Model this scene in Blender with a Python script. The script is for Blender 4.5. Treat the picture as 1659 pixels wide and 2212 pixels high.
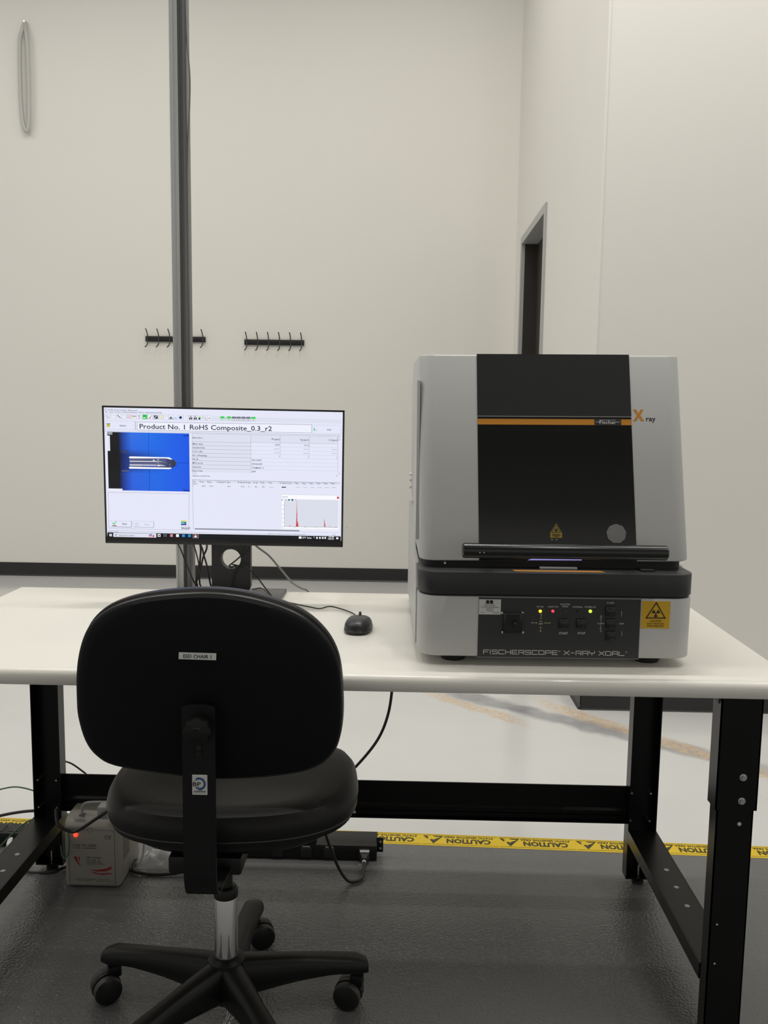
import bpy, bmesh, math, random
from mathutils import Vector, Matrix, noise
random.seed(4)
S = bpy.context.scene
for o in list(bpy.data.objects): bpy.data.objects.remove(o)
COL = S.collection
# ------------------------------------------------------------------ camera
def set_camera():
    p, yw, r = 0.1161, 0.0194, 0.0139            # pitch down, yaw left, roll
    f = Vector((-math.sin(yw)*math.cos(p), math.cos(yw)*math.cos(p), -math.sin(p)))
    rt = Vector((math.cos(yw), math.sin(yw), 0)); up = rt.cross(f)
    r2 = rt*math.cos(r) + up*math.sin(r); u2 = -rt*math.sin(r) + up*math.cos(r)
    cd = bpy.data.cameras.new('camera'); cd.sensor_fit = 'HORIZONTAL'; cd.sensor_width = 36
    cd.lens = 36*1878/1659; cd.clip_start = .02
    c = bpy.data.objects.new('camera', cd); COL.objects.link(c)
    m = Matrix((r2, u2, -f)).transposed().to_4x4(); m.translation = (0.1457, -1.62, 1.296)
    c.matrix_world = m; S.camera = c
set_camera()
# ------------------------------------------------------------------ world and light
W = bpy.data.worlds.new('hall_light'); S.world = W; W.use_nodes = True
W.node_tree.nodes['Background'].inputs[0].default_value = (1.0, .975, .92, 1)
W.node_tree.nodes['Background'].inputs[1].default_value = .48
S.view_settings.view_transform = 'Standard'; S.view_settings.look = 'None'
S.view_settings.exposure = 0; S.view_settings.gamma = 1; S.view_settings.use_curve_mapping = False
def strip_light(x, y, z, lx, ly, power):
    l = bpy.data.lights.new('strip_light', 'AREA'); l.shape = 'RECTANGLE'; l.size = lx; l.size_y = ly
    l.energy = power; l.color = (1, .975, .915)
    o = bpy.data.objects.new('strip_light', l); COL.objects.link(o); o.location = (x, y, z)
LP = 26
# three rows of ceiling strips: above the operator, above the bench, along the back wall
for xx, yy, k, lx, ly in ((-3.3, -1.0, .6, .12, 1.25), (-1.3, -1.0, .5, .12, 1.25), (1.25, -1.0, 1.05, .12, 1.25), (3.2, -1.0, .8, .12, 1.25),
                          (-4.1, 1.0, 1.1, 1.25, .12), (-1.95, 1.0, 1.1, 1.25, .12), (.2, 1.0, 2.0, 1.25, .12), (2.35, 1.0, 1.1, 1.25, .12),
                          (-3.9, 3.2, .66, 1.25, .12), (-1.9, 3.2, .66, 1.25, .12), (.1, 3.2, .60, 1.25, .12)):
    strip_light(xx, yy, 4.85, lx, ly, LP*k)
# ------------------------------------------------------------------ materials
def lin(c):
    return tuple(((v/255)/12.92 if v/255 <= .04045 else ((v/255+.055)/1.055)**2.4) for v in c)
MATS = {}
def mat(name, col, rough=.5, metal=0, bump=0, bscale=200, var=0, vscale=6, spec=.5, emit=0, coat=0, alpha=1, trans=0, stretch=None):
    m = bpy.data.materials.new(name); m.use_nodes = True; nt = m.node_tree; N = nt.nodes; L = nt.links
    b = N['Principled BSDF']
    b.inputs['Base Color'].default_value = (*col, 1); b.inputs['Roughness'].default_value = rough
    b.inputs['Metallic'].default_value = metal; b.inputs['Specular IOR Level'].default_value = spec
    b.inputs['Coat Weight'].default_value = coat; b.inputs['Alpha'].default_value = alpha
    b.inputs['Transmission Weight'].default_value = trans
    tc = N.new('ShaderNodeTexCoord'); src = tc.outputs['Object']
    if stretch:
        mp = N.new('ShaderNodeMapping'); mp.inputs['Scale'].default_value = stretch; L.new(src, mp.inputs[0]); src = mp.outputs[0]
    if var:
        nz = N.new('ShaderNodeTexNoise'); nz.inputs['Scale'].default_value = vscale; nz.inputs['Detail'].default_value = 4
        L.new(src, nz.inputs['Vector'])
        mx = N.new('ShaderNodeMix'); mx.data_type = 'RGBA'
        mx.inputs[6].default_value = (*[max(0, c*(1-var)) for c in col], 1); mx.inputs[7].default_value = (*[min(1, c*(1+var)) for c in col], 1)
        L.new(nz.outputs['Fac'], mx.inputs[0]); L.new(mx.outputs[2], b.inputs['Base Color'])
    if bump:
        nb = N.new('ShaderNodeTexNoise'); nb.inputs['Scale'].default_value = bscale; nb.inputs['Detail'].default_value = 2
        L.new(src, nb.inputs['Vector'])
        bp = N.new('ShaderNodeBump'); bp.inputs['Strength'].default_value = bump; bp.inputs['Distance'].default_value = .002
        L.new(nb.outputs['Fac'], bp.inputs['Height']); L.new(bp.outputs[0], b.inputs['Normal'])
    if emit:
        b.inputs['Emission Color'].default_value = (*col, 1); b.inputs['Emission Strength'].default_value = emit
    MATS[name] = m; return m
def glow(name, rgb, k=1.0):
    m = bpy.data.materials.new(name); m.use_nodes = True; nt = m.node_tree
    b = nt.nodes['Principled BSDF']; c = lin(rgb)
    b.inputs['Base Color'].default_value = (.01, .01, .01, 1); b.inputs['Roughness'].default_value = .4; b.inputs['Specular IOR Level'].default_value = .2
    b.inputs['Emission Color'].default_value = (*c, 1); b.inputs['Emission Strength'].default_value = k
    MATS[name] = m; return m
mat('wall', (.80, .785, .735), .62, bump=.05, bscale=60, var=.015, vscale=1.2)
mat('ceiling', (.42, .42, .41), .8, var=.03)
mat('baseboard', (.014, .014, .014), .38, var=.1)
mat('laminate', (.82, .80, .735), .30, var=.012, vscale=3, coat=.15)
mat('powder', (.003, .003, .0032), .30, bump=.06, bscale=900, spec=.27)
mat('powder_soft', (.006, .006, .0065), .42, spec=.35)
mat('zinc', (.62, .62, .60), .28, 1)
mat('galv', (.58, .59, .585), .42, .3, bump=.25, bscale=60, var=.22, vscale=14, stretch=(1, 1, .06))
mat('galv_dark', (.20, .202, .20), .45, .4, bump=.3, bscale=80, var=.3, vscale=18, stretch=(1, 1, .06))
mat('chrome', (.78, .78, .78), .09, 1)
mat('rubber', (.012, .012, .012), .6)
mat('cable', (.011, .011, .011), .42)
mat('cable_green', (.05, .14, .06), .45)
mat('cable_grey', (.30, .30, .30), .5)
mat('cable_white', (.55, .55, .53), .5)
mat('shell', (.0035, .0042, .0054), .55, bump=.1, bscale=700, spec=.16)
mat('vinyl', (.0075, .0073, .0073), .42, bump=.14, bscale=420, spec=.26)
mat('trim_rubber', (.013, .013, .0135), .35)
mat('barpaint', (.006, .0063, .0068), .5, bump=.06, bscale=900, spec=.25)
mat('nylon', (.005, .005, .005), .43, bump=.08, bscale=600, spec=.32)
mat('tread', (.045, .045, .043), .5)
mat('paper', (.62, .62, .60), .55)
mat('ink', (.012, .012, .014), .6)
mat('blue_ink', (.02, .07, .24), .6)
mat('grey_case', (.53, .53, .515), .42, bump=.05, bscale=900, var=.01)
mat('dark_case', (.023, .024, .026), .42, bump=.05, bscale=900)
mat('panel_dark', (.024, .025, .0265), .42)
mat('window_black', (.0125, .0128, .013), .14, bump=.015, bscale=7, spec=.5)
mat('hood_panel', (.015, .0153, .0165), .42)
mat('gap_black', (.004, .004, .004), .6)
mat('orange', (.62, .25, .02), .45)
mat('print_white', (.62, .62, .61), .5)
mat('print_grey', (.36, .36, .36), .45)
mat('sticker_yellow', (.62, .37, .015), .42)
mat('sticker_dull', (.34, .24, .03), .42)
mat('sticker_orange', (.42, .19, .04), .5)
mat('button', (.010, .010, .011), .28)
mat('disc', (.19, .19, .19), .5, var=.12, vscale=60)
mat('bar_black', (.010, .011, .011), .25)
mat('bezel', (.0075, .0075, .008), .38)
mat('stand_dark', (.012, .012, .013), .4)
mat('stand_plate', (.075, .077, .08), .35, .3)
mat('mouse', (.018, .018, .019), .36)
mat('tape', (.72, .50, .012), .36, var=.04, vscale=30)
mat('tape_ink', (.04, .036, .008), .5)
mat('beige_case', (.30, .285, .245), .45, var=.02)
mat('beige_dark', (.15, .145, .135), .5)
mat('beige_print', (.03, .028, .026), .55)
mat('red_print', (.28, .012, .025), .5)
mat('film', (.62, .62, .63), .22, bump=.5, bscale=30, alpha=.55)
mat('door_dark', (.030, .025, .021), .45, var=.2)
mat('frame_grey', (.42, .42, .42), .4)
mat('wood_edge', (.30, .16, .075), .5, var=.15)
mat('hook', (.10, .10, .10), .35, .6)
mat('bag_cord', (.50, .50, .47), .35)
glow('led_amber', (255, 190, 40), 3.0); glow('led_red', (255, 60, 80), 1.6); glow('led_green', (180, 255, 60), 2.2); glow('led_red2', (255, 60, 40), 2.2)
mat('led_off', (.10, .11, .02), .3); mat('led_off_red', (.05, .008, .008), .3); mat('led_dim', (.45, .42, .05), .35)
glow('chamber_glow', (150, 150, 225), .9)
# screen colours
glow('scr_white', (229, 231, 248)); glow('scr_head', (221, 224, 239)); glow('scr_line', (140, 145, 160)); glow('scr_thin', (188, 192, 206))
glow('scr_ink', (42, 46, 60)); glow('scr_grey', (112, 116, 130)); glow('scr_field', (238, 240, 252)); glow('scr_blue', (22, 98, 225))
glow('scr_bluedeep', (10, 78, 215)); glow('scr_bluelight', (48, 128, 225)); glow('scr_dark', (12, 13, 20)); glow('scr_darkblue', (8, 40, 110)); glow('scr_metal', (128, 134, 170))
glow('scr_metal_dark', (62, 66, 105)); glow('scr_bright', (250, 250, 255)); glow('scr_tip', (55, 62, 72)); glow('scr_navy', (8, 28, 120))
glow('scr_green', (50, 205, 75)); glow('scr_red', (205, 55, 60)); glow('scr_yellow', (215, 205, 90)); glow('scr_cyan', (60, 185, 215)); glow('scr_bar', (16, 19, 25)); glow('scr_teal', (30, 130, 120))
glow('scr_plot', (218, 221, 234)); glow('scr_brown', (120, 60, 55)); glow('scr_sky', (40, 140, 225)); glow('scr_pink', (215, 130, 140))
# screen picture: blue field as a procedural print on the display
def picture_material():
    m = bpy.data.materials.new('scr_picture'); m.use_nodes = True; nt = m.node_tree; N = nt.nodes; L = nt.links
    b = N['Principled BSDF']; b.inputs['Base Color'].default_value = (.01, .01, .01, 1)
    tc = N.new('ShaderNodeTexCoord'); sp = N.new('ShaderNodeSeparateXYZ'); L.new(tc.outputs['Generated'], sp.inputs[0])
    rp = N.new('ShaderNodeValToRGB'); e = rp.color_ramp.elements
    e[0].position = .0; e[0].color = (*lin((8, 9, 14)), 1); e[1].position = 1; e[1].color = (*lin((14, 84, 228)), 1)
    for p, c in ((.14, (9, 11, 20)), (.2, (24, 62, 160)), (.3, (38, 100, 225)), (.55, (22, 104, 228))):
        x = e.new(p); x.color = (*lin(c), 1)
    L.new(sp.outputs['X'], rp.inputs[0])
    r2 = N.new('ShaderNodeValToRGB'); f = r2.color_ramp.elements
    f[0].position = 0; f[0].color = (.85, .85, .95, 1); f[1].position = 1; f[1].color = (1.3, 1.25, 1.0, 1)
    for p, v in ((.30, .95), (.38, .45), (.62, .4), (.72, 1.0)):
        x = f.new(p); x.color = (v, v, v, 1)
    L.new(sp.outputs['Z'], r2.inputs[0])
    # the shaded band round the pin belongs to the left part of the displayed picture
    mr = N.new('ShaderNodeMapRange'); mr.inputs['From Min'].default_value = .3; mr.inputs['From Max'].default_value = .75
    L.new(sp.outputs['X'], mr.inputs['Value'])
    mx = N.new('ShaderNodeMix'); mx.data_type = 'RGBA'; mx.inputs[7].default_value = (1, 1, 1, 1)
    L.new(mr.outputs[0], mx.inputs[0]); L.new(r2.outputs[0], mx.inputs[6])
    mu = N.new('ShaderNodeMix'); mu.data_type = 'RGBA'; mu.blend_type = 'MULTIPLY'; mu.inputs[0].default_value = 1
    L.new(rp.outputs[0], mu.inputs[6]); L.new(mx.outputs[2], mu.inputs[7])
    L.new(mu.outputs[2], b.inputs['Emission Color']); b.inputs['Emission Strength'].default_value = 1
    MATS['scr_picture'] = m
picture_material()
# floor: grey epoxy in front of the tape, pale marbled epoxy behind it
TAPE_Y0, TAPE_SL = .905, -.030
def floor_material():
    m = bpy.data.materials.new('floor_epoxy'); m.use_nodes = True; nt = m.node_tree; N = nt.nodes; L = nt.links
    b = N['Principled BSDF']
    def math_(op, a, c=None, clamp=False):
        n = N.new('ShaderNodeMath'); n.operation = op; n.use_clamp = clamp
        for i, v in enumerate((a, c)):
            if v is None: continue
            if isinstance(v, (int, float)): n.inputs[i].default_value = v
            else: L.new(v, n.inputs[i])
        return n.outputs[0]
    def mixc(f, a, c):
        n = N.new('ShaderNodeMix'); n.data_type = 'RGBA'
        if isinstance(f, (int, float)): n.inputs[0].default_value = f
        else: L.new(f, n.inputs[0])
        for i, v in ((6, a), (7, c)):
            if isinstance(v, tuple): n.inputs[i].default_value = (*v, 1)
            else: L.new(v, n.inputs[i])
        return n.outputs[2]
    tc = N.new('ShaderNodeTexCoord'); P = tc.outputs['Object']; sp = N.new('ShaderNodeSeparateXYZ'); L.new(P, sp.inputs[0]); X, Y = sp.outputs['X'], sp.outputs['Y']
    nz = N.new('ShaderNodeTexNoise'); nz.inputs['Scale'].default_value = 3.0; nz.inputs['Detail'].default_value = 6; L.new(P, nz.inputs['Vector'])
    n2 = N.new('ShaderNodeTexNoise'); n2.inputs['Scale'].default_value = 55; n2.inputs['Detail'].default_value = 4; L.new(P, n2.inputs['Vector'])
    n3 = N.new('ShaderNodeTexNoise'); n3.inputs['Scale'].default_value = 9; n3.inputs['Detail'].default_value = 5; L.new(P, n3.inputs['Vector'])
    zone = math_('GREATER_THAN', Y, math_('ADD', math_('MULTIPLY', X, TAPE_SL), TAPE_Y0))
    # marbling streaks run from upper left to lower right: distance from slanted lines, wobbled by noise
    wob = math_('MULTIPLY', math_('SUBTRACT', n3.outputs['Fac'], .5), .10)
    def streak(x0, y0, sl, w, xa, xb, soft=.5):
        d = math_('ABSOLUTE', math_('SUBTRACT', math_('SUBTRACT', Y, math_('ADD', math_('MULTIPLY', math_('SUBTRACT', X, x0), sl), y0)), wob))
        f = math_('SUBTRACT', 1.0, math_('DIVIDE', d, w), True)
        f = math_('MULTIPLY', f, 1/soft, True)
        f = math_('MULTIPLY', f, math_('MULTIPLY', math_('SUBTRACT', X, xa), 8, True), True)
        return math_('MULTIPLY', f, math_('MULTIPLY', math_('SUBTRACT', xb, X), 8, True), True)
    base = mixc(nz.outputs['Fac'], (.60, .60, .595), (.68, .675, .66))
    g = math_('MULTIPLY', streak(.45, 2.26, -.73, .095, .30, 1.6), math_('ADD', math_('MULTIPLY', n3.outputs['Fac'], .9), .42), True)
    c1 = mixc(g, base, (.30, .30, .31))
    t = math_('MULTIPLY', math_('MAXIMUM', streak(.30, 2.27, -.93, .065, .24, .72), streak(.78, 2.19, -1.05, .085, .74, 1.6)), math_('MULTIPLY', math_('SUBTRACT', n2.outputs['Fac'], .30), 3.2, True), True)
    c2 = mixc(math_('MULTIPLY', t, .92), c1, (.62, .45, .27))
    near = mixc(nz.outputs['Fac'], (.125, .125, .127), (.145, .144, .143))
    col = mixc(zone, near, c2)
    L.new(col, b.inputs['Base Color'])
    mr = N.new('ShaderNodeMapRange'); L.new(zone, mr.inputs['Value']); mr.inputs['To Min'].default_value = .20; mr.inputs['To Max'].default_value = .13
    L.new(mr.outputs[0], b.inputs['Roughness'])
    nb = N.new('ShaderNodeTexNoise'); nb.inputs['Scale'].default_value = 150; nb.inputs['Detail'].default_value = 1.5; L.new(P, nb.inputs['Vector'])
    bp = N.new('ShaderNodeBump'); bp.inputs['Distance'].default_value = .0024; L.new(nb.outputs['Fac'], bp.inputs['Height'])
    st = N.new('ShaderNodeMapRange'); L.new(zone, st.inputs['Value']); st.inputs['To Min'].default_value = .9; st.inputs['To Max'].default_value = .03
    L.new(st.outputs[0], bp.inputs['Strength']); L.new(bp.outputs[0], b.inputs['Normal'])
    MATS['floor'] = m
floor_material()
# ------------------------------------------------------------------ mesh helpers
class MB:
    """collects shapes; build() links them as ONE mesh object"""
    def __init__(s, xf=None): s.v = []; s.f = []; s.xf = xf or Matrix.Identity(4)
    def add(s, vs, fs, xf=None):
        n = len(s.v); m = s.xf @ xf if xf is not None else s.xf
        s.v += [m @ Vector(v) for v in vs]; s.f += [tuple(n+i for i in f) for f in fs]; return s
    def box(s, x0, x1, y0, y1, z0, z1, b=0, seg=2, xf=None):
        if b <= 0:
            vs = [(x, y, z) for z in (z0, z1) for y in (y0, y1) for x in (x0, x1)]
            return s.add(vs, [(0, 2, 3, 1), (4, 5, 7, 6), (0, 1, 5, 4), (2, 6, 7, 3), (0, 4, 6, 2), (1, 3, 7, 5)], xf)
        bm = bmesh.new(); bmesh.ops.create_cube(bm, size=1)
        for v in bm.verts: v.co = Vector(((x0+x1)/2+v.co.x*(x1-x0), (y0+y1)/2+v.co.y*(y1-y0), (z0+z1)/2+v.co.z*(z1-z0)))
        bmesh.ops.bevel(bm, geom=bm.edges[:], offset=b, segments=seg, profile=.5, affect='EDGES')
        return s.bm(bm, xf)
    def bm(s, bm, xf=None):
        bm.verts.index_update(); s.add([v.co.copy() for v in bm.verts], [[v.index for v in f.verts] for f in bm.faces], xf); bm.free(); return s
    def rings(s, rs, cap0=True, cap1=True, closed=False, xf=None):
        n = len(rs[0]); vs = [p for r in rs for p in r]; fs = []
        K = len(rs)
        for k in range(K if closed else K-1):
            a, b = k*n, ((k+1) % K)*n
            for i in range(n):
                j = (i+1) % n; fs.append((a+i, a+j, b+j, b+i))
        if not closed:
            if cap0: fs.append(tuple(range(n-1, -1, -1)))
            if cap1: fs.append(tuple((K-1)*n+i for i in range(n)))
        return s.add(vs, fs, xf)
    def cyl(s, p0, p1, r0, r1=None, n=20, xf=None):
        r1 = r0 if r1 is None else r1; p0 = Vector(p0); p1 = Vector(p1); d = (p1-p0).normalized()
        a = d.orthogonal().normalized(); b = d.cross(a)
        rr = [[p+(a*math.cos(t)+b*math.sin(t))*r for t in [2*math.pi*i/n for i in range(n)]] for p, r in ((p0, r0), (p1, r1))]
        return s.rings(rr, xf=xf)
    def lathe(s, prof, c=(0, 0, 0), axis='z', n=28, xf=None, closed=False):
        rr = []
        for r, h in prof:
            ring = []
            for i in range(n):
                t = 2*math.pi*i/n; q = (r*math.cos(t), r*math.sin(t), h)
                if axis == 'y': q = (q[0], q[2], -q[1])
                if axis == 'x': q = (q[2], q[0], q[1])
                ring.append((c[0]+q[0], c[1]+q[1], c[2]+q[2]))
            rr.append(ring)
        return s.rings(rr, closed=closed, xf=xf)
    def tube(s, pts, r, n=8, sub=6, closed=False, xf=None):
        P = spline(pts, sub, closed); K = len(P); rr = []; up = None
        for i, p in enumerate(P):
            t = (P[(i+1) % K]-P[i-1]) if closed else (P[min(i+1, K-1)]-P[max(i-1, 0)])
            t = t.normalized()
            a = t.orthogonal().normalized() if up is None else (up-t*up.dot(t)).normalized()
            up = a; b = t.cross(a)
            rad = r(i/(K-1)) if callable(r) else r
            rr.append([p+(a*math.cos(q)+b*math.sin(q))*rad for q in [2*math.pi*k/n for k in range(n)]])
        return s.rings(rr, closed=closed, xf=xf)
    def prism(s, poly, y0, y1, xf=None):            # polygon in x,z extruded along y
        n = len(poly); area = sum(poly[i][0]*poly[(i+1) % n][1]-poly[(i+1) % n][0]*poly[i][1] for i in range(n))
        if area < 0: poly = poly[::-1]
        vs = [(x, y0, z) for x, z in poly]+[(x, y1, z) for x, z in poly]
        fs = [tuple(range(n)), tuple(range(2*n-1, n-1, -1))]+[((i+1) % n, i, n+i, n+(i+1) % n) for i in range(n)]
        return s.add(vs, fs, xf)
    def rect(s, x0, x1, z0, z1, y=0, t=0.0004):       # thin print on a surface that faces -y
        return s.box(min(x0, x1), max(x0, x1), y-t, y, min(z0, z1), max(z0, z1))
    def line(s, a, b, w, y=0, t=.0004, ext=True):
        a = Vector(a); b = Vector(b); d = (b-a).normalized(); nrm = Vector((-d.y, d.x))*w/2
        e = d*w/2 if ext else d*0
        return s.prism([tuple(a-e-nrm), tuple(b+e-nrm), tuple(b+e+nrm), tuple(a-e+nrm)], y-t, y)
    def text(s, st, x, z, h, w=None, y=0, al='c', t=.0004, bold=.012):
        vs, fs, (x0, x1, z0, z1) = glyphs(st, bold)
        k = h/.73; kx = k if w is None else w/max(1e-6, x1-x0); wd = (x1-x0)*kx
        ox = x-x0*kx-(wd/2 if al == 'c' else wd if al == 'r' else 0)
        return s.add([(ox+a*kx, y-t, z-h/2+b*k) for a, b in vs], fs)
    def build(s, name, m, parent=None, smooth=35, kind=None):
        me = bpy.data.meshes.new(name); me.from_pydata([tuple(v) for v in s.v], [], s.f); me.update()
        bm = bmesh.new(); bm.from_mesh(me); bmesh.ops.recalc_face_normals(bm, faces=bm.faces[:]) if smooth is not None else None
        if smooth is not None:
            ca = math.radians(smooth)
            for f in bm.faces: f.smooth = True
            for e in bm.edges:
                if len(e.link_faces) != 2 or e.calc_face_angle(0) > ca: e.smooth = False
        bm.to_mesh(me); bm.free()
        me.materials.append(MATS[m] if isinstance(m, str) else m)
        o = bpy.data.objects.new(name, me); COL.objects.link(o)
        if parent is not None: o.parent = parent; o.matrix_parent_inverse = parent.matrix_basis.inverted()
        if kind: o['kind'] = kind
        return o
GL = {}
def glyphs(st, bold=.012):
    key = (st, bold)
    if key not in GL:
        cu = bpy.data.curves.new('t', 'FONT'); cu.body = st; cu.resolution_u = 2; cu.offset = bold
        ob = bpy.data.objects.new('t', cu); COL.objects.link(ob); bpy.context.view_layer.update()
        me = bpy.data.meshes.new_from_object(ob.evaluated_get(bpy.context.evaluated_depsgraph_get()))
        vs = [(v.co.x, v.co.y) for v in me.vertices]; fs = [tuple(p.vertices) for p in me.polygons]
        bpy.data.objects.remove(ob); bpy.data.curves.remove(cu); bpy.data.meshes.remove(me)
        xs = [a for a, b in vs] or [0]; zs = [b for a, b in vs] or [0]
        GL[key] = (vs, fs, (min(xs), max(xs), min(zs), max(zs)))
    return GL[key]
def spline(pts, sub=6, closed=False):
    P = [Vector(p) for p in pts]; n = len(P); out = []
    if n == 2: return P
    for i in range(n if closed else n-1):
        g = lambda k: P[k % n] if closed else P[max(0, min(n-1, k))]
        a, b, c, d = g(i-1), g(i), g(i+1), g(i+2)
        for j in range(sub):
            t = j/sub; out.append(.5*((2*b)+(c-a)*t+(2*a-5*b+4*c-d)*t*t+(3*b-3*c+d-a)*t**3))
    if not closed: out.append(P[-1])
    return out
def thing(name, label, cat, loc=(0, 0, 0), group=None):
    o = bpy.data.objects.new(name, None); COL.objects.link(o); o.location = loc; o.empty_display_size = .1
    bpy.context.view_layer.update()
    return tag(o, label, cat, group)
def tag(o, label, cat, group=None):
    o['label'] = label; o['category'] = cat
    if group: o['group'] = group
    return o
def struct(o): o['kind'] = 'structure'; return o
T = Matrix.Translation
def RZ(a): return Matrix.Rotation(math.radians(a), 4, 'Z')
def RX(a): return Matrix.Rotation(math.radians(a), 4, 'X')
def RY(a): return Matrix.Rotation(math.radians(a), 4, 'Y')
# ------------------------------------------------------------------ room
WB, XS, YN, ZC = 4.9, .955, 2.11, 5.2
struct(MB().box(-6, 5, -9, 6.2, -.05, 0).build('floor', 'floor'))
ceil = struct(MB().box(-6, 5, -9, 6.2, ZC, ZC+.1).build('ceiling', 'ceiling'))
for k in range(9): MB().box(-6, 5, -8.6+k*1.6, -8.35+k*1.6, ZC-.30, ZC).build('ceiling_beam', 'baseboard', ceil)
struct(MB().box(-6, XS+.12, WB, WB+.12, 0, ZC).build('wall_back', 'wall'))
DY0, DY1, DZ = 3.58, 4.52, 2.44
w = MB(); w.box(XS, XS+.12, YN+.12, DY0-.05, 0, ZC); w.box(XS, XS+.12, DY1+.05, WB, 0, ZC); w.box(XS, XS+.12, DY0-.05, DY1+.05, DZ+.05, ZC)
struct(w.build('wall_right', 'wall'))
struct(MB().box(XS, 5, YN, YN+.12, 0, ZC, ).build('wall_front_right', 'wall'))
struct(MB().cyl((XS+.004, YN+.004, .103), (XS+.004, YN+.004, ZC), .0075, n=14).build('trim_1', 'wall'))
BH = .102
def cove(mb, a, b, n):        # baseboard run from a to b, n = outward normal
    a = Vector((*a, 0)); b = Vector((*b, 0)); n = Vector((*n, 0)); pr = [(0, 0), (.016, 0), (.009, .008), (.006, .02), (.006, BH-.004), (.004, BH), (0, BH)]
    mb.rings([[p+n*u+Vector((0, 0, z)) for u, z in pr] for p in (a, b)])
    return mb
struct(cove(MB(), (-6, WB), (XS, WB), (0, -1)).build('baseboard_back', 'baseboard'))
struct(cove(cove(MB(), (XS, YN-.006), (XS, DY0-.06), (-1, 0)), (XS, DY1+.06), (XS, WB), (-1, 0)).build('baseboard_right', 'baseboard'))
struct(cove(MB(), (XS-.006, YN), (5, YN), (0, -1)).build('baseboard_front_right', 'baseboard'))
# dark brown door leaf set back in a grey steel frame in the side wall
d = struct(MB().box(XS+.095, XS+.135, DY0, DY1, .005, DZ).build('door_1', 'door_dark'))
fr = MB(); fr.box(XS-.012, XS+.135, DY0-.05, DY0, 0, DZ+.05); fr.box(XS-.012, XS+.135, DY1, DY1+.05, 0, DZ+.05); fr.box(XS-.012, XS+.135, DY0, DY1, DZ, DZ+.05)
fr.build('door_frame', 'frame_grey', d)
MB().box(XS+.012, XS+.095, DY1-.008, DY1, .005, DZ).build('door_jamb', 'door_dark', d)
MB().box(XS+.04, XS+.085, DY0+.003, DY0+.012, .01, DZ-.02).build('door_edge', 'wood_edge', d)
# ------------------------------------------------------------------ workbench
H = .79; HX = .9145; DP = .762
bench = thing('workbench', 'long white-topped workbench on black steel legs standing on the floor', 'workbench', (0, .381, 0))
TH = .032
prof = [(0.0+.014*(1-math.sin(math.radians(a))), H-.014+.014*math.cos(math.radians(a))) for a in range(0, 91, 15)] + [(.0, H-TH+.006), (.004, H-TH)]
prof += [(DP-.003, H-TH), (DP, H-TH+.003), (DP, H-.004), (DP-.004, H)]
tb = MB(); tb.rings([[(x, y, z) for y, z in prof] for x in (-HX, HX)]); tb.build('tabletop', 'laminate', bench)
def channel(mb, x0, x1, y0, y1, z0, z1, t=.003, openside='in'):
    # U channel leg: web faces the camera (-y side), flanges run back
    mb.box(x0, x1, y0, y0+t, z0, z1); mb.box(x0, x0+t, y0, y1, z0, z1); mb.box(x1-t, x1, y0, y1, z0, z1)
    return mb
def bolt(mb, x, y, z, r=.0055, d=(0, -1, 0)):
    d = Vector(d); p = Vector((x, y, z)); mb.cyl(p, p+d*.001, r*1.35, n=16); mb.cyl(p+d*.001, p+d*.006, r, r*.93, n=6)
for sx in (-1, 1):
    for fy in (0, 1):
        y0 = .045 if fy == 0 else .665
        c = sx*.8225
        if fy == 0:
            sl = channel(MB(), c-.041, c+.041, y0, y0+.045, .515, H-TH).build('leg_sleeve', 'powder', bench)
            lg = channel(MB(), c-.0365, c+.0365, y0+.004, y0+.041, .018, .70).build('leg', 'powder', bench)
            for zz in (.584, .535): b = MB(); bolt(b, c+.010, y0, zz); b.build('bolt', 'zinc', sl)
            for ux, zz, rr_ in ((.010, .485, .004), (-.022, .27, .002), (-.022, .185, .002)): MB().cyl((c+ux, y0+.0045, zz), (c+ux, y0+.0035, zz), rr_, n=12).build('hole', 'cable_white', lg)
        else:
            # rear legs: web at the back, flanges come forward
            m = MB(); m.box(c-.0385, c+.0385, y0+.037, y0+.040, .018, .70); m.box(c-.0385, c-.0355, y0, y0+.037, .018, .70); m.box(c+.0355, c+.0385, y0, y0+.037, .018, .70)
            m.box(c-.0355, c+.0355, y0+.0, y0+.037, .018, .021)
            lg = m.build('leg', 'powder', bench)
            m = MB(); m.box(c-.041, c+.041, y0+.040, y0+.043, .68, H-TH); m.box(c-.041, c-.0385, y0-.002, y0+.043, .68, H-TH); m.box(c+.0385, c+.041, y0-.002, y0+.043, .68, H-TH)
            m.build('leg_sleeve', 'powder', bench)
            for (ux, zz) in ((-.030, .262), (.022, .262), (-.030, .183), (.022, .183)):
                MB().cyl((c+ux, y0+.037, zz), (c+ux+.0, y0+.010, zz), .0028, n=8).build('bolt', 'zinc', lg)
            MB().cyl((c, y0+.018, .022), (c, y0+.018, .052), .003, n=8).build('bolt', 'zinc', lg)
            MB().cyl((c-sx*.004, y0+.0368, .664), (c-sx*.004, y0+.0360, .664), .004, n=12).build('hole', 'cable_white', lg)
        MB().lathe([(.0, 0), (.016, 0), (.016, .008), (.005, .012), (.005, .022), (0, .022)], (c, y0+.02, 0), n=18).build('levelling_foot', 'rubber', bench)
    # side brace: inverted channel between the legs
    c = sx*.8225
    br = MB(); br.box(c-.036, c+.036, .088, .664, .157, .160); br.box(c-.0385, c-.0355, .088, .664, .125, .160); br.box(c+.0355, c+.0385, .088, .664, .125, .160)
    br = br.build('side_brace', 'powder', bench)
    for yy in (.30, .38, .46): MB().cyl((c+.005, yy, .1599), (c+.005, yy, .1603), .006, n=14).build('hole', 'print_grey', br)
st = MB(); yb = .690
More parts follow.
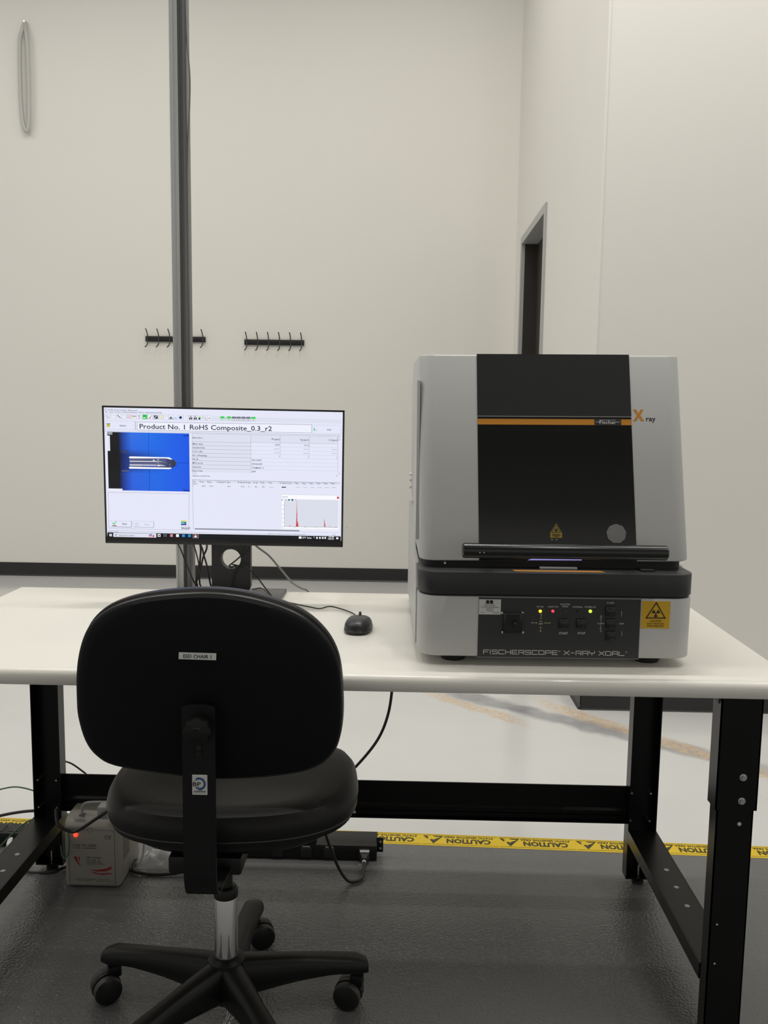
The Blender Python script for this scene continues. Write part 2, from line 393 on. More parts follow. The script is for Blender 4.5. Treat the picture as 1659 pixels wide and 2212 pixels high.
poly = [(yb, .275), (yb+.004, .275), (yb+.004, .172), (yb-.012, .172), (yb-.012, .176), (yb, .178), (yb, .190), (yb-.006, .196), (yb-.006, .206), (yb, .212)]
st.rings([[(x, a, z) for a, z in poly] for x in (-.784, .784)]); st = st.build('rear_stringer', 'powder', bench)
for (xx, zz, oy) in ((.030, .268, 0), (.030, .183, -.0002)): MB().cyl((xx, yb+.001, zz), (xx, yb-.0008+oy, zz), .0042, n=14).build('hole', 'cable_white', st)
for sx in (-1, 1): MB().prism([(sx*.781, H-TH), (sx*.75, H-TH), (sx*.781, H-TH-.03)], .06, .064).build('corner_gusset', 'frame_grey', bench)
# ------------------------------------------------------------------ x-ray analyser
MX, MY, MA = .46, .082, 1.2
mch = thing('xray_analyzer', 'grey and black benchtop x-ray analyzer with orange stripe and black handle bar', 'analyzer', (MX, MY+.33, H))
XM = T((MX, MY, H)) @ RZ(MA)
WM = .2765
def profile_block(pl, half, rv, front_idx, small=.004, seg=7):
    # side profile (depth, height) extruded across the width; edges listed in front_idx (profile vertex) get the big radius
    bm = bmesh.new(); n = len(pl)
    a = [bm.verts.new((-half, d, z)) for d, z in pl]; b = [bm.verts.new((half, d, z)) for d, z in pl]
    bm.faces.new(a); bm.faces.new(b[::-1])
    for i in range(n): bm.faces.new((a[(i+1) % n], a[i], b[i], b[(i+1) % n]))
    bmesh.ops.recalc_face_normals(bm, faces=bm.faces[:])
    bm.edges.ensure_lookup_table(); big = []
    for e in bm.edges:
        p, q = e.verts
        if abs(p.co.x-q.co.x) > 1e-6: continue
        for (i, j) in front_idx:
            s = {(round(p.co.y, 5), round(p.co.z, 5)), (round(q.co.y, 5), round(q.co.z, 5))}
            if s == {(round(pl[i][0], 5), round(pl[i][1], 5)), (round(pl[j][0], 5), round(pl[j][1], 5))}: big.append(e)
    bmesh.ops.bevel(bm, geom=big, offset=rv, segments=seg, profile=.5, affect='EDGES', clamp_overlap=True)
    if small:
        ed = [e for e in bm.edges if len(e.link_faces) == 2 and e.calc_face_angle(0) > math.radians(38)]
        bmesh.ops.bevel(bm, geom=ed, offset=small, segments=2, profile=.5, affect='EDGES', clamp_overlap=True)
    return bm
DM = .64
base = MB(XM); base.bm(profile_block([(0, .020), (0, .142), (DM, .142), (DM, .020)], WM, .042, [(0, 1), (2, 3)], .003)); base = base.build('base_housing', 'grey_case', mch)
fm = MB(XM); fm.bm(profile_block([(.004, .140), (.004, .148), (DM-.004, .148), (DM-.004, .140)], WM-.004, .04, [(0, 1), (2, 3)], 0)); fm.build('seam', 'gap_black', mch)
bd = MB(XM); bd.bm(profile_block([(0, .146), (0, .191), (.27, .191), (.46, .268), (DM, .268), (DM, .146)], WM, .042, [(0, 1), (4, 5)], .003)); band = bd.build('middle_band', 'dark_case', mch)
for sx in (-1, 1):
    sp = MB(XM)
    x0, x1 = (-WM-.003, -WM+.004) if sx < 0 else (WM-.004, WM+.003)
    pl = [(.060, .147), (.10, .192), (.27, .196), (.46, .272), (DM-.03, .272), (DM-.03, .03), (.060, .03)]
    sp.rings([[(x, a, z) for a, z in pl] for x in (x0, x1)]); sp.build('side_panel', 'grey_case', mch)
gp = MB(XM); gp.bm(profile_block([(.052, .190), (.052, .212), (DM-.03, .30), (DM-.03, .2)], WM-.012, .03, [(0, 1)], 0)); gp.build('gasket', 'gap_black', mch)
LEAN = math.atan2(.115, .415); cl, sl_ = math.cos(LEAN), math.sin(LEAN)
HB = (.045, .207)
XQ = XM @ T((.003, 0, .2)) @ RY(-.5) @ T((0, 0, -.2))
hood = MB(XQ); HT = .627
dT = .045+(HT-.207)*math.tan(LEAN)
hood.bm(profile_block([(.045, .207), (dT, HT), (.52, HT), (DM-.01, .56), (DM-.01, .285), (.47, .285), (.29, .210)], WM, .034, [(0, 1), (3, 4)], .004)); hood = hood.build('hood', 'grey_case', mch)
XQ = XM @ T((.003, 0, .2)) @ RY(-.5) @ T((0, 0, -.2))
XH = XQ @ T((0, HB[0], HB[1])) @ RX(-math.degrees(LEAN))      # hood face: x across, z up the slope, -y out of it
HS = (HT-.207)/cl
UL, UR = -.1558, .1642
m = MB(XH); m.box(UL, UR, -.0022, .0, .3035, HS+.001); m.build('upper_front_panel', 'hood_panel', mch)
m = MB(XH); m.box(UL, UR, -.0012, 0, .001, .3015); win = m.build('viewing_window', 'window_black', mch)
m = MB(XH); m.box(UL, UR, -.0016, -.0012, .2845, .2968); m.build('orange_stripe', 'orange', win)
m = MB(XH); m.box(.0872, .1425, -.0022, -.0012, .2835, .2978); plate = m.build('logo_plate', 'panel_dark', win)
m = MB(XH); y = -.0023
m.text('Fischer', .1148, .2905, .0074, .035, y); m.line((.0905, .2908), (.0975, .2908), .0009, y); m.line((.131, .2908), (.1385, .2908), .0009, y); m.line((.098, .2948), (.131, .2948), .0007, y)
m.build('logo_lettering', 'print_white', plate, 35, 'stuff')
m = MB(XH); y = -.0002
m.prism([(.1690, .3185), (.1752, .3185), (.1797, .3098), (.1842, .3185), (.1904, .3185), (.1833, .3062), (.1908, .2938), (.1846, .2938), (.1797, .3026), (.1750, .2938), (.1686, .2938), (.1762, .3062)], y-.0005, y)
m.build('letter_mark', 'orange', hood)
m = MB(XH); m.text('ray', .2050, .2992, .0110, .0198, y); m.build('letter_mark', 'ink', hood)
# laser warning sticker, round disc
m = MB(XH); y = -.0012
m.prism([(-.0105, .0480), (.0135, .0480), (.0135, .0580), (.0020, .0775), (-.0105, .0580)], y-.0005, y); lz = m.build('laser_sticker', 'sticker_dull', win)
m = MB(XH); y = -.0018
for a, b in (((-.0078, .0595), (.0108, .0595)), ((.0108, .0595), (.0016, .0742)), ((.0016, .0742), (-.0078, .0595))): m.line(a, b, .0010, y)
m.lathe([(0, 0), (.0024, 0), (.0024, -.0003), (0, -.0003)], (.0016, y, .0640), 'y', 14)
for k in range(12):
    a = k*math.pi/6; m.line((.0016+.0026*math.cos(a), .064+.0026*math.sin(a)), (.0016+.0036*math.cos(a), .064+.0036*math.sin(a)), .0004, y)
for k, ww in enumerate((.017, .018, .016, .006)): m.rect(.0015-ww/2, .0015+ww/2, .0553-k*.0019, .0560-k*.0019, y)
m.build('sticker_print', 'ink', lz, 35, 'stuff')
m = MB(XH); m.rect(-.0092, -.0055, .0437, .0447, -.0012); m.rect(.0005, .0042, .0437, .0447, -.0012); m.build('small_marks', 'print_white', win, 35, 'stuff')
m = MB(XH); n = 40; rad = [.0195+.0007*math.sin(9*a*2*math.pi/n)*(.4+.6*random.random()) for a in range(n)]
m.prism([(.1240+rad[i]*math.cos(2*math.pi*i/n), .0570+rad[i]*math.sin(2*math.pi*i/n)) for i in range(n)], -.0032, -.0012); m.build('round_patch', 'disc', win)
# emissive patch on the window paints the glow of the lit chamber, stage plate and warning strip on the band
m = MB(XH); m.prism([(-.058, .0022), (-.040, .0080), (-.025, .0098), (.002, .0085), (.03, .0055), (.052, .0045), (.052, .0022)], -.0017, -.0012); m.build('chamber_glow_patch', 'chamber_glow', win)
m = MB(XM); m.box(-.14, .20, .052, .30, .1912, .1926); m.build('stage_slot', 'gap_black', band)
m = MB(XM); m.box(-.030, .046, .040, .0505, .1913, .1955, .0008); m.build('stage_plate', 'print_grey', band)
m = MB(XM); m.add([(-.084, .012, .1915), (.098, .012, .1915), (.090, .030, .1915), (-.088, .030, .1915)], [(0, 1, 2, 3)]); ws = m.build('warning_strip', 'sticker_orange', band, None)
m = MB(XM @ T((0, 0, .1917)) @ RX(-90))
m.line((-.006, -.026), (.003, -.015), .0012); m.line((.003, -.015), (.012, -.026), .0012)
m.rect(-.078, -.014, -.020, -.0195); m.rect(-.07, -.02, -.024, -.0235); m.rect(.02, .085, -.020, -.0195); m.rect(.025, .075, -.024, -.0235); m.build('strip_print', 'ink', ws, 35, 'stuff')
m = MB(XM); m.cyl((-.222, .047, .2005), (-.222, .050, .2005), .0025, n=10); m.build('screw', 'zinc', band)
m = MB(XM); m.box(.172, .200, .030, .062, .1912, .1945, .001); m.build('latch', 'gap_black', band)
# handle bar
m = MB(XM); bz, by, br_ = .2385, -.026, .0147
m.lathe([(0, -.194), (br_*.82, -.194), (br_*.97, -.192), (br_, -.189), (br_, .200), (br_*.97, .2025), (br_*.82, .2045), (0, .2045)], (0, by, bz), 'x', 32); hb = m.build('handle_bar', 'bar_black', mch)
for u in (-.135, .150): m = MB(XM); m.cyl((u, by+.008, bz), (u, .060, bz-.006), .006, n=16); m.build('handle_post', 'bar_black', mch)
for u in (-.1615, -.1535): m = MB(XM); m.cyl((u, by-.0148, bz-.0015), (u, by-.0152, bz-.0015), .0012, n=10); m.build('handle_mark', 'print_white', hb)
# control panel
m = MB(XM); m.box(-.1565, .1655, -.0012, 0, .0195, .1405); cp = m.build('control_panel', 'panel_dark', mch)
m = MB(XM); m.box(-.1575, .1665, -.0006, 0, .0185, .0196); m.box(-.1575, .1665, -.0006, 0, .1405, .1415); m.build('panel_edge', 'print_grey', cp)
yP = -.0012
m = MB(XM); y = yP
m.text('HV ON', -.0345, .1235, .0031, .0130, y); m.text('X-RAY ON', -.0090, .1238, .0031, .0205, y); m.text('SHUTTER', .0152, .1290, .0031, .0190, y); m.text('OPEN', .0150, .1245, .0031, .0112, y)
m.text('CONTROL', .0400, .1240, .0031, .0205, y); m.text('POWER ON', .0650, .1242, .0031, .0215, y); m.text('START', .0140, .0702, .0046, .0180, y); m.text('STOP', .0495, .0708, .0046, .0150, y)
m.text('Z-AXIS', .1045, .1333, .0033, .0145, y); m.text('FAST', .1290, .0912, .0027, .0090, y); m.text('Z-LIMITS', .0875, .0910, .0026, .0145, y)
m.text('X/Y', -.0322, .0935, .0028, .0060, y); m.text('LIMIT', -.0320, .0888, .0028, .0092, y)
def arrow(ax, az, bx, bz_, h=.0016):
    m.line((ax, az), (bx, bz_), .0005, y); dv = Vector((bx-ax, bz_-az)).normalized(); nv = Vector((-dv.y, dv.x)); tip = Vector((bx, bz_))+dv*h; q = tip-dv*h*1.6
    m.prism([tuple(tip), tuple(q+nv*h*.6), tuple(q-nv*h*.6)], y-.0004, y)
for sx in (-1, 1):
    arrow(-.032+sx*.0115, .0905, -.032+sx*.0155, .0905); m.line((-.032+sx*.0182, .0890), (-.032+sx*.0182, .0920), .0006, y)
    arrow(-.032, .0905+sx*.0115, -.032, .0905+sx*.0150); m.line((-.0338, .0905+sx*.0176), (-.0302, .0905+sx*.0176), .0006, y)
    m.line((.0872, .0910+sx*.003), (.0872, .0910+sx*.0115), .0006, y); m.line((.0855, .0910+sx*.0115), (.0889, .0910+sx*.0115), .0006, y)
arrow(.1280, .1065, .1280, .1150, .0014); arrow(.1302, .0755, .1302, .0670, .0014)
m.build('panel_lettering', 'print_white', cp, 35, 'stuff')
# squared lettering of the model name
GLY = {'F': [[(0, 0), (0, 1), (1, 1)], [(0, .5), (.8, .5)]], 'I': [[(0, 0), (0, 1)]], 'S': [[(1, 1), (0, 1), (0, .52), (1, .52), (1, 0), (0, 0)]], 'C': [[(1, 1), (0, 1), (0, 0), (1, 0)]],
       'H': [[(0, 0), (0, 1)], [(1, 0), (1, 1)], [(0, .5), (1, .5)]], 'E': [[(1, 1), (0, 1), (0, 0), (1, 0)], [(0, .5), (.85, .5)]], 'R': [[(0, 0), (0, 1), (1, 1), (1, .45), (.25, .45)], [(.6, .45), (1, 0)]],
       'O': [[(0, 0), (0, 1), (1, 1), (1, 0), (0, 0)]], 'P': [[(0, 0), (0, 1), (1, 1), (1, .42), (0, .42)]], 'X': [[(0, 0), (1, 1)], [(0, 1), (1, 0)]], '-': [[(.1, .5), (.9, .5)]],
       'A': [[(0, 0), (0, 1), (1, 1), (1, 0)], [(0, .42), (1, .42)]], 'Y': [[(0, 1), (0, .5), (1, .5)], [(1, 1), (1, .5)], [(.5, .5), (.5, 0)]], 'D': [[(0, 0), (0, 1), (.8, 1), (1, .8), (1, 0), (0, 0)]], 'L': [[(0, 1), (0, 0), (1, 0)]]}
m = MB(XM); x = -.1445; hh = .0078; ww = .0104; gap = .0034; z0 = .0262
for ch in 'FISCHERSCOPE@ X-RAY XDAL@':
    if ch == ' ': x += .0060; continue
    if ch == '@':
        for k in range(12): a = k*math.pi/6; c_ = (x+.0012, z0+hh-.0008); m.line((c_[0]+.0014*math.cos(a), c_[1]+.0014*math.sin(a)), (c_[0]+.0014*math.cos(a+.53), c_[1]+.0014*math.sin(a+.53)), .0004, y)
        x += .0044; continue
    wd = .001 if ch == 'I' else (ww*.75 if ch == '-' else ww)
    for pl in GLY[ch]:
        for a, b in zip(pl, pl[1:]): m.line((x+a[0]*wd, z0+a[1]*hh), (x+b[0]*wd, z0+b[1]*hh), .0012, y)
    x += wd+gap*.86
m.build('model_lettering', 'print_white', cp, 35, 'stuff')
for (u, z, mt, r) in ((-.0340, .1143, 'led_amber', .0030), (-.0090, .1148, 'led_red', .0029), (.0160, .1148, 'led_off', .0022), (.0403, .1152, 'led_off_red', .0022), (.0655, .1156, 'led_green', .0032)):
    m = MB(XM); m.lathe([(0, -.0035), (r*.6, -.0031), (r, -.0012), (r, 0), (0, 0)], (u, yP, z), 'y', 18); m.build('indicator_light', mt, cp)
for (u, z) in ((-.0322, .0995), (-.0322, .0815), (-.0412, .0905), (-.0230, .0905), (.0872, .1058), (.0880, .0752)):
    m = MB(XM); m.lathe([(0, -.0016), (.0013, -.0012), (.0015, 0), (0, 0)], (u, yP, z), 'y', 12); m.build('limit_light', 'led_dim', cp)
for (u, z) in ((.0132, .0902), (.0482, .0905), (.1052, .1165), (.1068, .0912), (.1082, .0660)):
    m = MB(XM); m.box(u-.0098, u+.0098, yP-.004, yP, z-.0098, z+.0098, .0012); bt = m.build('push_button', 'button', cp)
    m = MB(XM); m.lathe([(0, -.0055), (.0058, -.0055), (.0066, -.005), (.0066, -.0035), (0, -.0035)], (u, yP, z-.001), 'y', 20); m.build('button_cap', 'button', bt)
m = MB(XM)
m.box(-.1075, -.0690, yP-.0045, yP, .0690, .1115, .001); jh = m.build('joystick_housing', 'button', cp)
m = MB(XM); m.box(-.1020, -.0745, yP-.0050, yP-.004, .0755, .1080); m.build('joystick_recess', 'gap_black', jh)
m = MB(XM); m.lathe([(0, -.013), (.0045, -.0125), (.0055, -.010), (.0035, -.006), (.0035, -.003), (0, -.003)], (-.0850, yP-.002, .0905), 'y', 18); m.build('joystick_cap', 'button', jh)
for (u, z) in ((-.1095, .1095), (-.0692, .1103), (-.1070, .0700), (-.0670, .0702)):
    m = MB(XM); m.lathe([(0, -.0016), (.0018, -.0014), (.0027, -.0004), (.0027, 0), (0, 0)], (u, yP-.0003, z), 'y', 14); m.build('screw', 'zinc', jh)
# calibration sticker
m = MB(XM); m.box(-.1560, -.1125, yP-.0005, yP, .1062, .1370, .0002, 1); cs_ = m.build('calibration_sticker', 'paper', cp)
m = MB(XM); y = yP-.0006
m.lathe([(0, -.0002), (.0035, -.0002), (.0035, 0), (0, 0)], (-.1390, y, .1322), 'y', 12); m.lathe([(0, -.0002), (.0035, -.0002), (.0035, 0), (0, 0)], (-.1315, y, .1322), 'y', 12); m.rect(-.1435, -.1270, .1280, .1290, y)
for k, (s_, ww) in enumerate((('Fischer Technology', .020), ('ISO 17025 Accredited Laboratory', .036), ('MODEL XDAL', .013), ('Certificate', .014), ('Cal.            Recal.', .036))): m.text(s_, -.1343, .1250-k*.0036, .0019, ww, y)
m.build('sticker_print', 'ink', cs_, 35, 'stuff')
# radiation caution sticker on the grey housing
m = MB(XM); m.box(.1680, .2245, -.0006, .0002, .0820, .1375, .0002, 1); rs = m.build('radiation_sticker', 'sticker_yellow', mch)
m = MB(XM); y = -.0007; tri = [(.1775, .1035), (.2150, .1035), (.19625, .1345)]
for i in range(3): m.line(tri[i], tri[(i+1) % 3], .0020, y)
cx, cz = .19625, .1132
for k in range(3):
    a0 = math.radians(90+60+120*k-30); pts = [(cx+r*math.cos(a0+t*math.radians(60)/5), cz+r*math.sin(a0+t*math.radians(60)/5)) for r, tt in ((.0022, range(6)), (.0078, range(5, -1, -1))) for t in tt]
    m.prism(pts, y-.0004, y)
m.lathe([(0, -.0004), (.0014, -.0004), (.0014, 0), (0, 0)], (cx, y, cz), 'y', 12)
m.text('CAUTION', cx, .0975, .0040, .0220, y); m.text('X-RAYS PRODUCED', cx, .0920, .0032, .0350, y); m.text('WHEN ENERGIZED', cx, .0872, .0032, .0335, y)
m.build('sticker_print', 'ink', rs, 35, 'stuff')
for (u, d_) in ((-.20, .06), (.20, .06), (-.20, .56), (.20, .56)):
    m = MB(XM); m.lathe([(0, 0), (.024, 0), (.026, .004), (.026, .021), (0, .021)], (u, d_, 0), n=24); m.build('rubber_foot', 'rubber', mch)
# side details: door recess on hood flank and three hinge screws
m = MB(XM)
pl = [(.155, .57), (.24, .57), (.30, .33), (.20, .24), (.10, .24)]
m.rings([[(xx, a, z) for a, z in pl] for xx in (-WM-.004, -WM+.002)]); m.build('side_cover', 'grey_case', mch)
for z in (.345, .330, .312): m = MB(XM); m.lathe([(0, -.005), (.004, -.004), (.0045, 0), (0, 0)], (-WM-.001, .52, z), 'x', 12); m.build('hinge_screw', 'zinc', mch)
# ------------------------------------------------------------------ monitor
mon = thing('computer_monitor', 'black widescreen computer monitor showing analysis software beside the steel post', 'monitor', (-.31, .67, H))
XD = T((-.307, .585, 1.121)) @ RZ(2.0) @ RY(.36) @ RX(1.8)
wd, hd = .611, .352
ml, mt_, mb_ = .0046, .0046, .0168
m = MB(XD)
m.box(-wd/2, wd/2, 0, .012, -hd/2, -hd/2+mb_, .0012); m.box(-wd/2, wd/2, 0, .012, hd/2-mt_, hd/2, .0012); m.box(-wd/2, -wd/2+ml, 0, .012, -hd/2, hd/2, .0012); m.box(wd/2-ml, wd/2, 0, .012, -hd/2, hd/2, .0012)
m.build('bezel', 'bezel', mon)
m = MB(XD); m.box(-wd/2+.001, wd/2-.001, .010, .024, -hd/2+.001, hd/2-.001, .003); m.box(-.2, .2, .02, .048, -.12, .13, .012); m.build('back_housing', 'bezel', mon)
m = MB(XD); m.box(-wd/2+ml-.001, wd/2-ml+.001, .0015, .0105, -hd/2+mb_-.001, hd/2-mt_+.001); scr = m.build('screen', 'scr_white', mon)
def SC(x, y):
    yt = 52+(x-67)*.0267; yb_ = 893+(x-98)*.0168; xl = 67+(y-52)*.0369; xr = 1600-(y-92)*.0145
    s_, t_ = (x-xl)/(xr-xl), (y-yt)/(yb_-yt)
    return (-wd/2+ml+s_*(wd-2*ml), hd/2-mt_-t_*(hd-mt_-mb_))
KX = (wd-2*ml)/1510; KZ = (hd-mt_-mb_)/835
class SB:
    def __init__(s): s.m = {}
    def g(s, k):
        if k not in s.m: s.m[k] = MB(XD)
        return s.m[k]
    def rect(s, k, x0, y0, x1, y1, lay=1):
        a = SC(x0, y0); b = SC(x1, y1); c = SC((x0+x1)/2, (y0+y1)/2); w2 = abs(x1-x0)*KX/2; h2 = abs(y1-y0)*KZ/2
        s.g(k).rect(c[0]-w2, c[0]+w2, c[1]-h2, c[1]+h2, .0015-lay*.00012, .00008)
    def frame(s, k, x0, y0, x1, y1, w=1.6, lay=2, slant=True):
        p = [SC(x0, y0), SC(x1, y0+(x1-x0)*.0215), SC(x1-(y1-y0)*.01, y1+(x1-x0)*.0215), SC(x0+(y1-y0)*.03, y1)]
        for i in range(4): s.g(k).line(p[i], p[(i+1) % 4], w*KX, .0015-lay*.00012, .00008)
    def hline(s, k, x0, y0, x1, w=1.3, lay=2):     # runs along the screen's own horizontal
        y1 = y0+(x1-x0)*.0225
        s.g(k).line(SC(x0, y0), SC(x1, y1), w*KX, .0015-lay*.00012, .00008)
    def seg(s, k, x0, y0, x1, y1, w=1.3, lay=2): s.g(k).line(SC(x0, y0), SC(x1, y1), w*KX, .0015-lay*.00012, .00008, False)
    def text(s, k, st, x, y, h, w=None, al='l', lay=3):
        c = SC(x, y); s.g(k).text(st, c[0], c[1], h*KZ, None if w is None else w*KX, .0015-lay*.00012, al, .00008)
    def poly(s, k, pts, lay=2): s.g(k).prism([SC(*p) for p in pts], .0015-lay*.00012-.00008, .0015-lay*.00012)
B = SB()
# title, menu, toolbar
B.poly('scr_head', [(72, 92), (1592, 138), (1590, 165), (74, 122)], 1)
B.text('scr_grey', 'WinFTM - [Product processing + Measurements]', 90, 67, 10, 190); B.frame('scr_grey', 74, 60, 83, 70, 1.5)
for st, x in (('File', 77), ('Stand', 103), ('Product', 137), ('Calibrate', 183), ('Evaluation', 232), ('SPC/Q. Auto', 289), ('Tools', 346), ('General', 374), ('Help', 417)): B.text('scr_grey', st, x, 80+(x-77)*.024, 9)
tool = ['glass', 'p', 'pick', 'p', 'red', 'bar', 'fork', 'green', 'redpen', 'dark', 'yel', 'p', 'tri', 'cyan', 'ball', 'p', 'bino', 'bino', 'stack', 'glass', 'mk']
tx = [88, 128, 165, 196, 230, 262, 294, 331, 366, 401, 434, 466, 497, 527, 559, 591, 624, 653, 683, 714, 746]
for k, x in zip(tool, tx):
    yy = 108+(x-88)*.0245
    B.rect('scr_field', x-15, yy-15, x+15, yy+15, 2); B.frame('scr_line', x-15, yy-15, x+15, yy+14, 1, 3)
    if k == 'glass':
        for q in range(8): a = q*math.pi/4; B.seg('scr_ink', x-2+7*math.cos(a), yy-2+7*math.sin(a), x-2+7*math.cos(a+.8), yy-2+7*math.sin(a+.8), 1.6, 4)
        B.seg('scr_ink', x+4, yy+4, x+11, yy+12, 2.6, 4)
    elif k == 'pick': B.seg('scr_ink', x-9, yy-9, x+10, yy+11, 4, 4); B.seg('scr_grey', x-10, yy+2, x-2, yy-6, 2, 4)
    elif k == 'p': B.seg('scr_grey', x-8, yy-6, x+8, yy-6, 1.5, 4); B.seg('scr_thin', x-8, yy+2, x+6, yy+5, 2, 4)
    elif k == 'red': B.frame('scr_red', x-9, yy-9, x+9, yy+9, 2, 4); B.seg('scr_pink', x-6, yy+5, x+6, yy-5, 3, 4)
    elif k == 'bar': B.rect('scr_grey', x-12, yy-6, x+12, yy-1, 4); B.rect('scr_yellow', x-9, yy+2, x+9, yy+6, 4)
    elif k == 'fork': B.seg('scr_ink', x, yy-4, x, yy+12, 3, 4); B.seg('scr_ink', x-7, yy-10, x, yy-3, 2.5, 4); B.seg('scr_ink', x+7, yy-10, x, yy-3, 2.5, 4)
    elif k == 'green': B.rect('scr_green', x-14, yy-14, x+14, yy+14, 4); B.frame('scr_teal', x-8, yy-9, x+2, yy-1, 2, 5); B.rect('scr_bright', x-10, yy+3, x+4, yy+8, 5)
    elif k == 'redpen': B.seg('scr_red', x-10, yy+9, x+2, yy+4, 5, 4); B.seg('scr_ink', x-2, yy+4, x+10, yy-11, 2.5, 4)
    elif k == 'dark': B.rect('scr_ink', x-12, yy-11, x+12, yy+11, 4); B.seg('scr_field', x-10, yy+8, x+6, yy-8, 4, 5)
    elif k == 'yel': B.frame('scr_yellow', x-9, yy-10, x+5, yy+8, 3, 4); B.seg('scr_yellow', x-5, yy+8, x+11, yy-6, 3, 4)
    elif k == 'tri': B.poly('scr_grey', [(x-12, yy+8), (x+12, yy+8), (x+1, yy-9)], 4); B.seg('scr_ink', x-12, yy+9, x+12, yy+9, 2, 4)
    elif k == 'cyan': B.seg('scr_cyan', x-11, yy+9, x+11, yy+9, 2.5, 4); B.seg('scr_cyan', x-10, yy+6, x-4, yy-5, 2.5, 4); B.seg('scr_cyan', x-4, yy-5, x+2, yy+5, 2.5, 4); B.seg('scr_cyan', x+2, yy+5, x+9, yy-4, 2.5, 4)
    elif k == 'ball': B.poly('scr_navy', [(x+9*math.cos(q*.524), yy+9*math.sin(q*.524)) for q in range(12)], 4)
    elif k == 'bino': B.rect('scr_ink', x-9, yy-3, x-1, yy+12, 4); B.rect('scr_ink', x+2, yy-3, x+10, yy+12, 4); B.seg('scr_ink', x-4, yy-9, x+5, yy-9, 5, 4)
    elif k == 'stack': B.rect('scr_navy', x-9, yy, x+3, yy+11, 4); B.rect('scr_yellow', x+3, yy-8, x+9, yy+4, 4); B.rect('scr_green', x-8, yy-8, x+2, yy-1, 4)
    else: B.text('scr_ink', 'k?', x, yy, 12, None, 'c', 4)
for x, k in ((827, 'scr_green'), (870, 'scr_green'), (902, 'scr_grey'), (932, 'scr_grey'), (963, 'scr_grey'), (994, 'scr_grey'), (1026, 'scr_green')):
    yy = 128+(x-827)*.0225; B.rect('scr_field', x-13, yy-13, x+13, yy+14, 2); B.rect(k, x-13, yy-14, x+13, yy-1, 3); B.frame(k, x-13, yy-13, x+13, yy+13, 1.6, 3); B.rect('scr_grey', x-6, yy+4, x+6, yy+8, 4)
B.rect('scr_ink', 847, 126, 852, 130, 3)
for x in (1546, 1578): B.seg('scr_grey', x-4, 100, x+4, 100, 1.5, 3)
# product row
B.frame('scr_thin', 78, 138, 268, 191, 1.6); B.seg('scr_line', 270, 141, 272, 200, 2.4); B.text('scr_ink', 'Select', 170, 168, 11, 42)
B.rect('scr_yellow', 87, 158, 109, 178, 3); B.rect('scr_ink', 86, 155, 109, 159, 4); B.rect('scr_teal', 90, 166, 106, 169, 4)
B.poly('scr_field', [(281, 146), (1400, 172), (1398, 226), (282, 199)], 1); B.frame('scr_line', 281, 146, 1400, 198, 2.2, 2)
B.text('scr_ink', 'Product No. 1', 297, 172.5, 32, 287); B.text('scr_ink', 'RoHS Composite_0.3_r2', 619, 179.5, 32, 520)
B.frame('scr_thin', 1405, 172, 1588, 226, 1.6); B.text('scr_ink', 'Info', 1513, 202, 11, 27, 'c'); B.text('scr_green', 'I', 1417, 199, 20, 6, 'c'); B.text('scr_grey', 'i', 1428, 203, 13, 3, 'c')
B.hline('scr_line', 78, 203, 1588, 1.6)
# table block
B.poly('scr_head', [(632, 222), (1010, 230), (1008, 478), (636, 468)], 1)
B.poly('scr_head', [(1010, 232), (1570, 245), (1569, 291), (1010, 280)], 1)
for y in (222, 274, 298, 322, 347, 371, 396, 421, 446): B.hline('scr_line', 634, y, 1010, 1.4)
for y in (280, 305, 330, 354, 379, 404, 429, 453): B.hline('scr_thin', 1010, y, 1567, 1.2)
B.hline('scr_line', 1010, 231, 1574, 1.5); B.hline('scr_line', 1010, 280, 1567, 1.5)
for x, y0, y1 in ((634, 222, 470), (1010, 231, 478), (1198, 236, 378), (1384, 240, 381), (1568, 246, 478)): B.seg('scr_line', x, y0, x-1+(y1-y0)*.008, y1, 1.4)
for st, y in (('Block No. 1', 248), ('Mean value', 287), ('Standard Dev.', 311), ('C.O.V. [%]', 336), ('No. of Readings', 361), ('Part #', 385), ('MFG Lot #', 410), ('Operator', 435), ('Date Code', 460)):
    B.text('scr_ink', st, 638, y, 10.5)
for st, x, y in (('Pb [ppm]', 1195, 261), ('Hg [ppm]', 1381, 266), ('Cd [ppm]', 1565, 269), ('129.5', 1194, 297), ('131.4', 1381, 301), ('1', 1193, 371), ('1', 1379, 376), ('1', 1563, 380)): B.text('scr_ink', st, x, y, 10.5, None, 'r')
for x, y in ((1176, 322), (1363, 326), (1547, 330), (1176, 347), (1363, 352), (1547, 355)): B.rect('scr_line', x-17, y-1, x+17, y+1, 3)
for st, y in (('750115039', 393), ('???HA2309', 418), ('YOSMARY C', 443), ('2309', 467)): B.text('scr_ink', st if '?' not in st else '275HA2309', 1014, y, 10.5)
B.frame('scr_line', 1570, 244, 1582, 270, 1.6); B.text('scr_ink', 'Calibration: Standard Free', 634, 493, 8.5, 116); B.frame('scr_line', 640, 470, 662, 481, 1.4)
B.seg('scr_ink', 1556, 492, 1566, 500, 2); B.seg('scr_ink', 1572, 480, 1582, 486, 2)
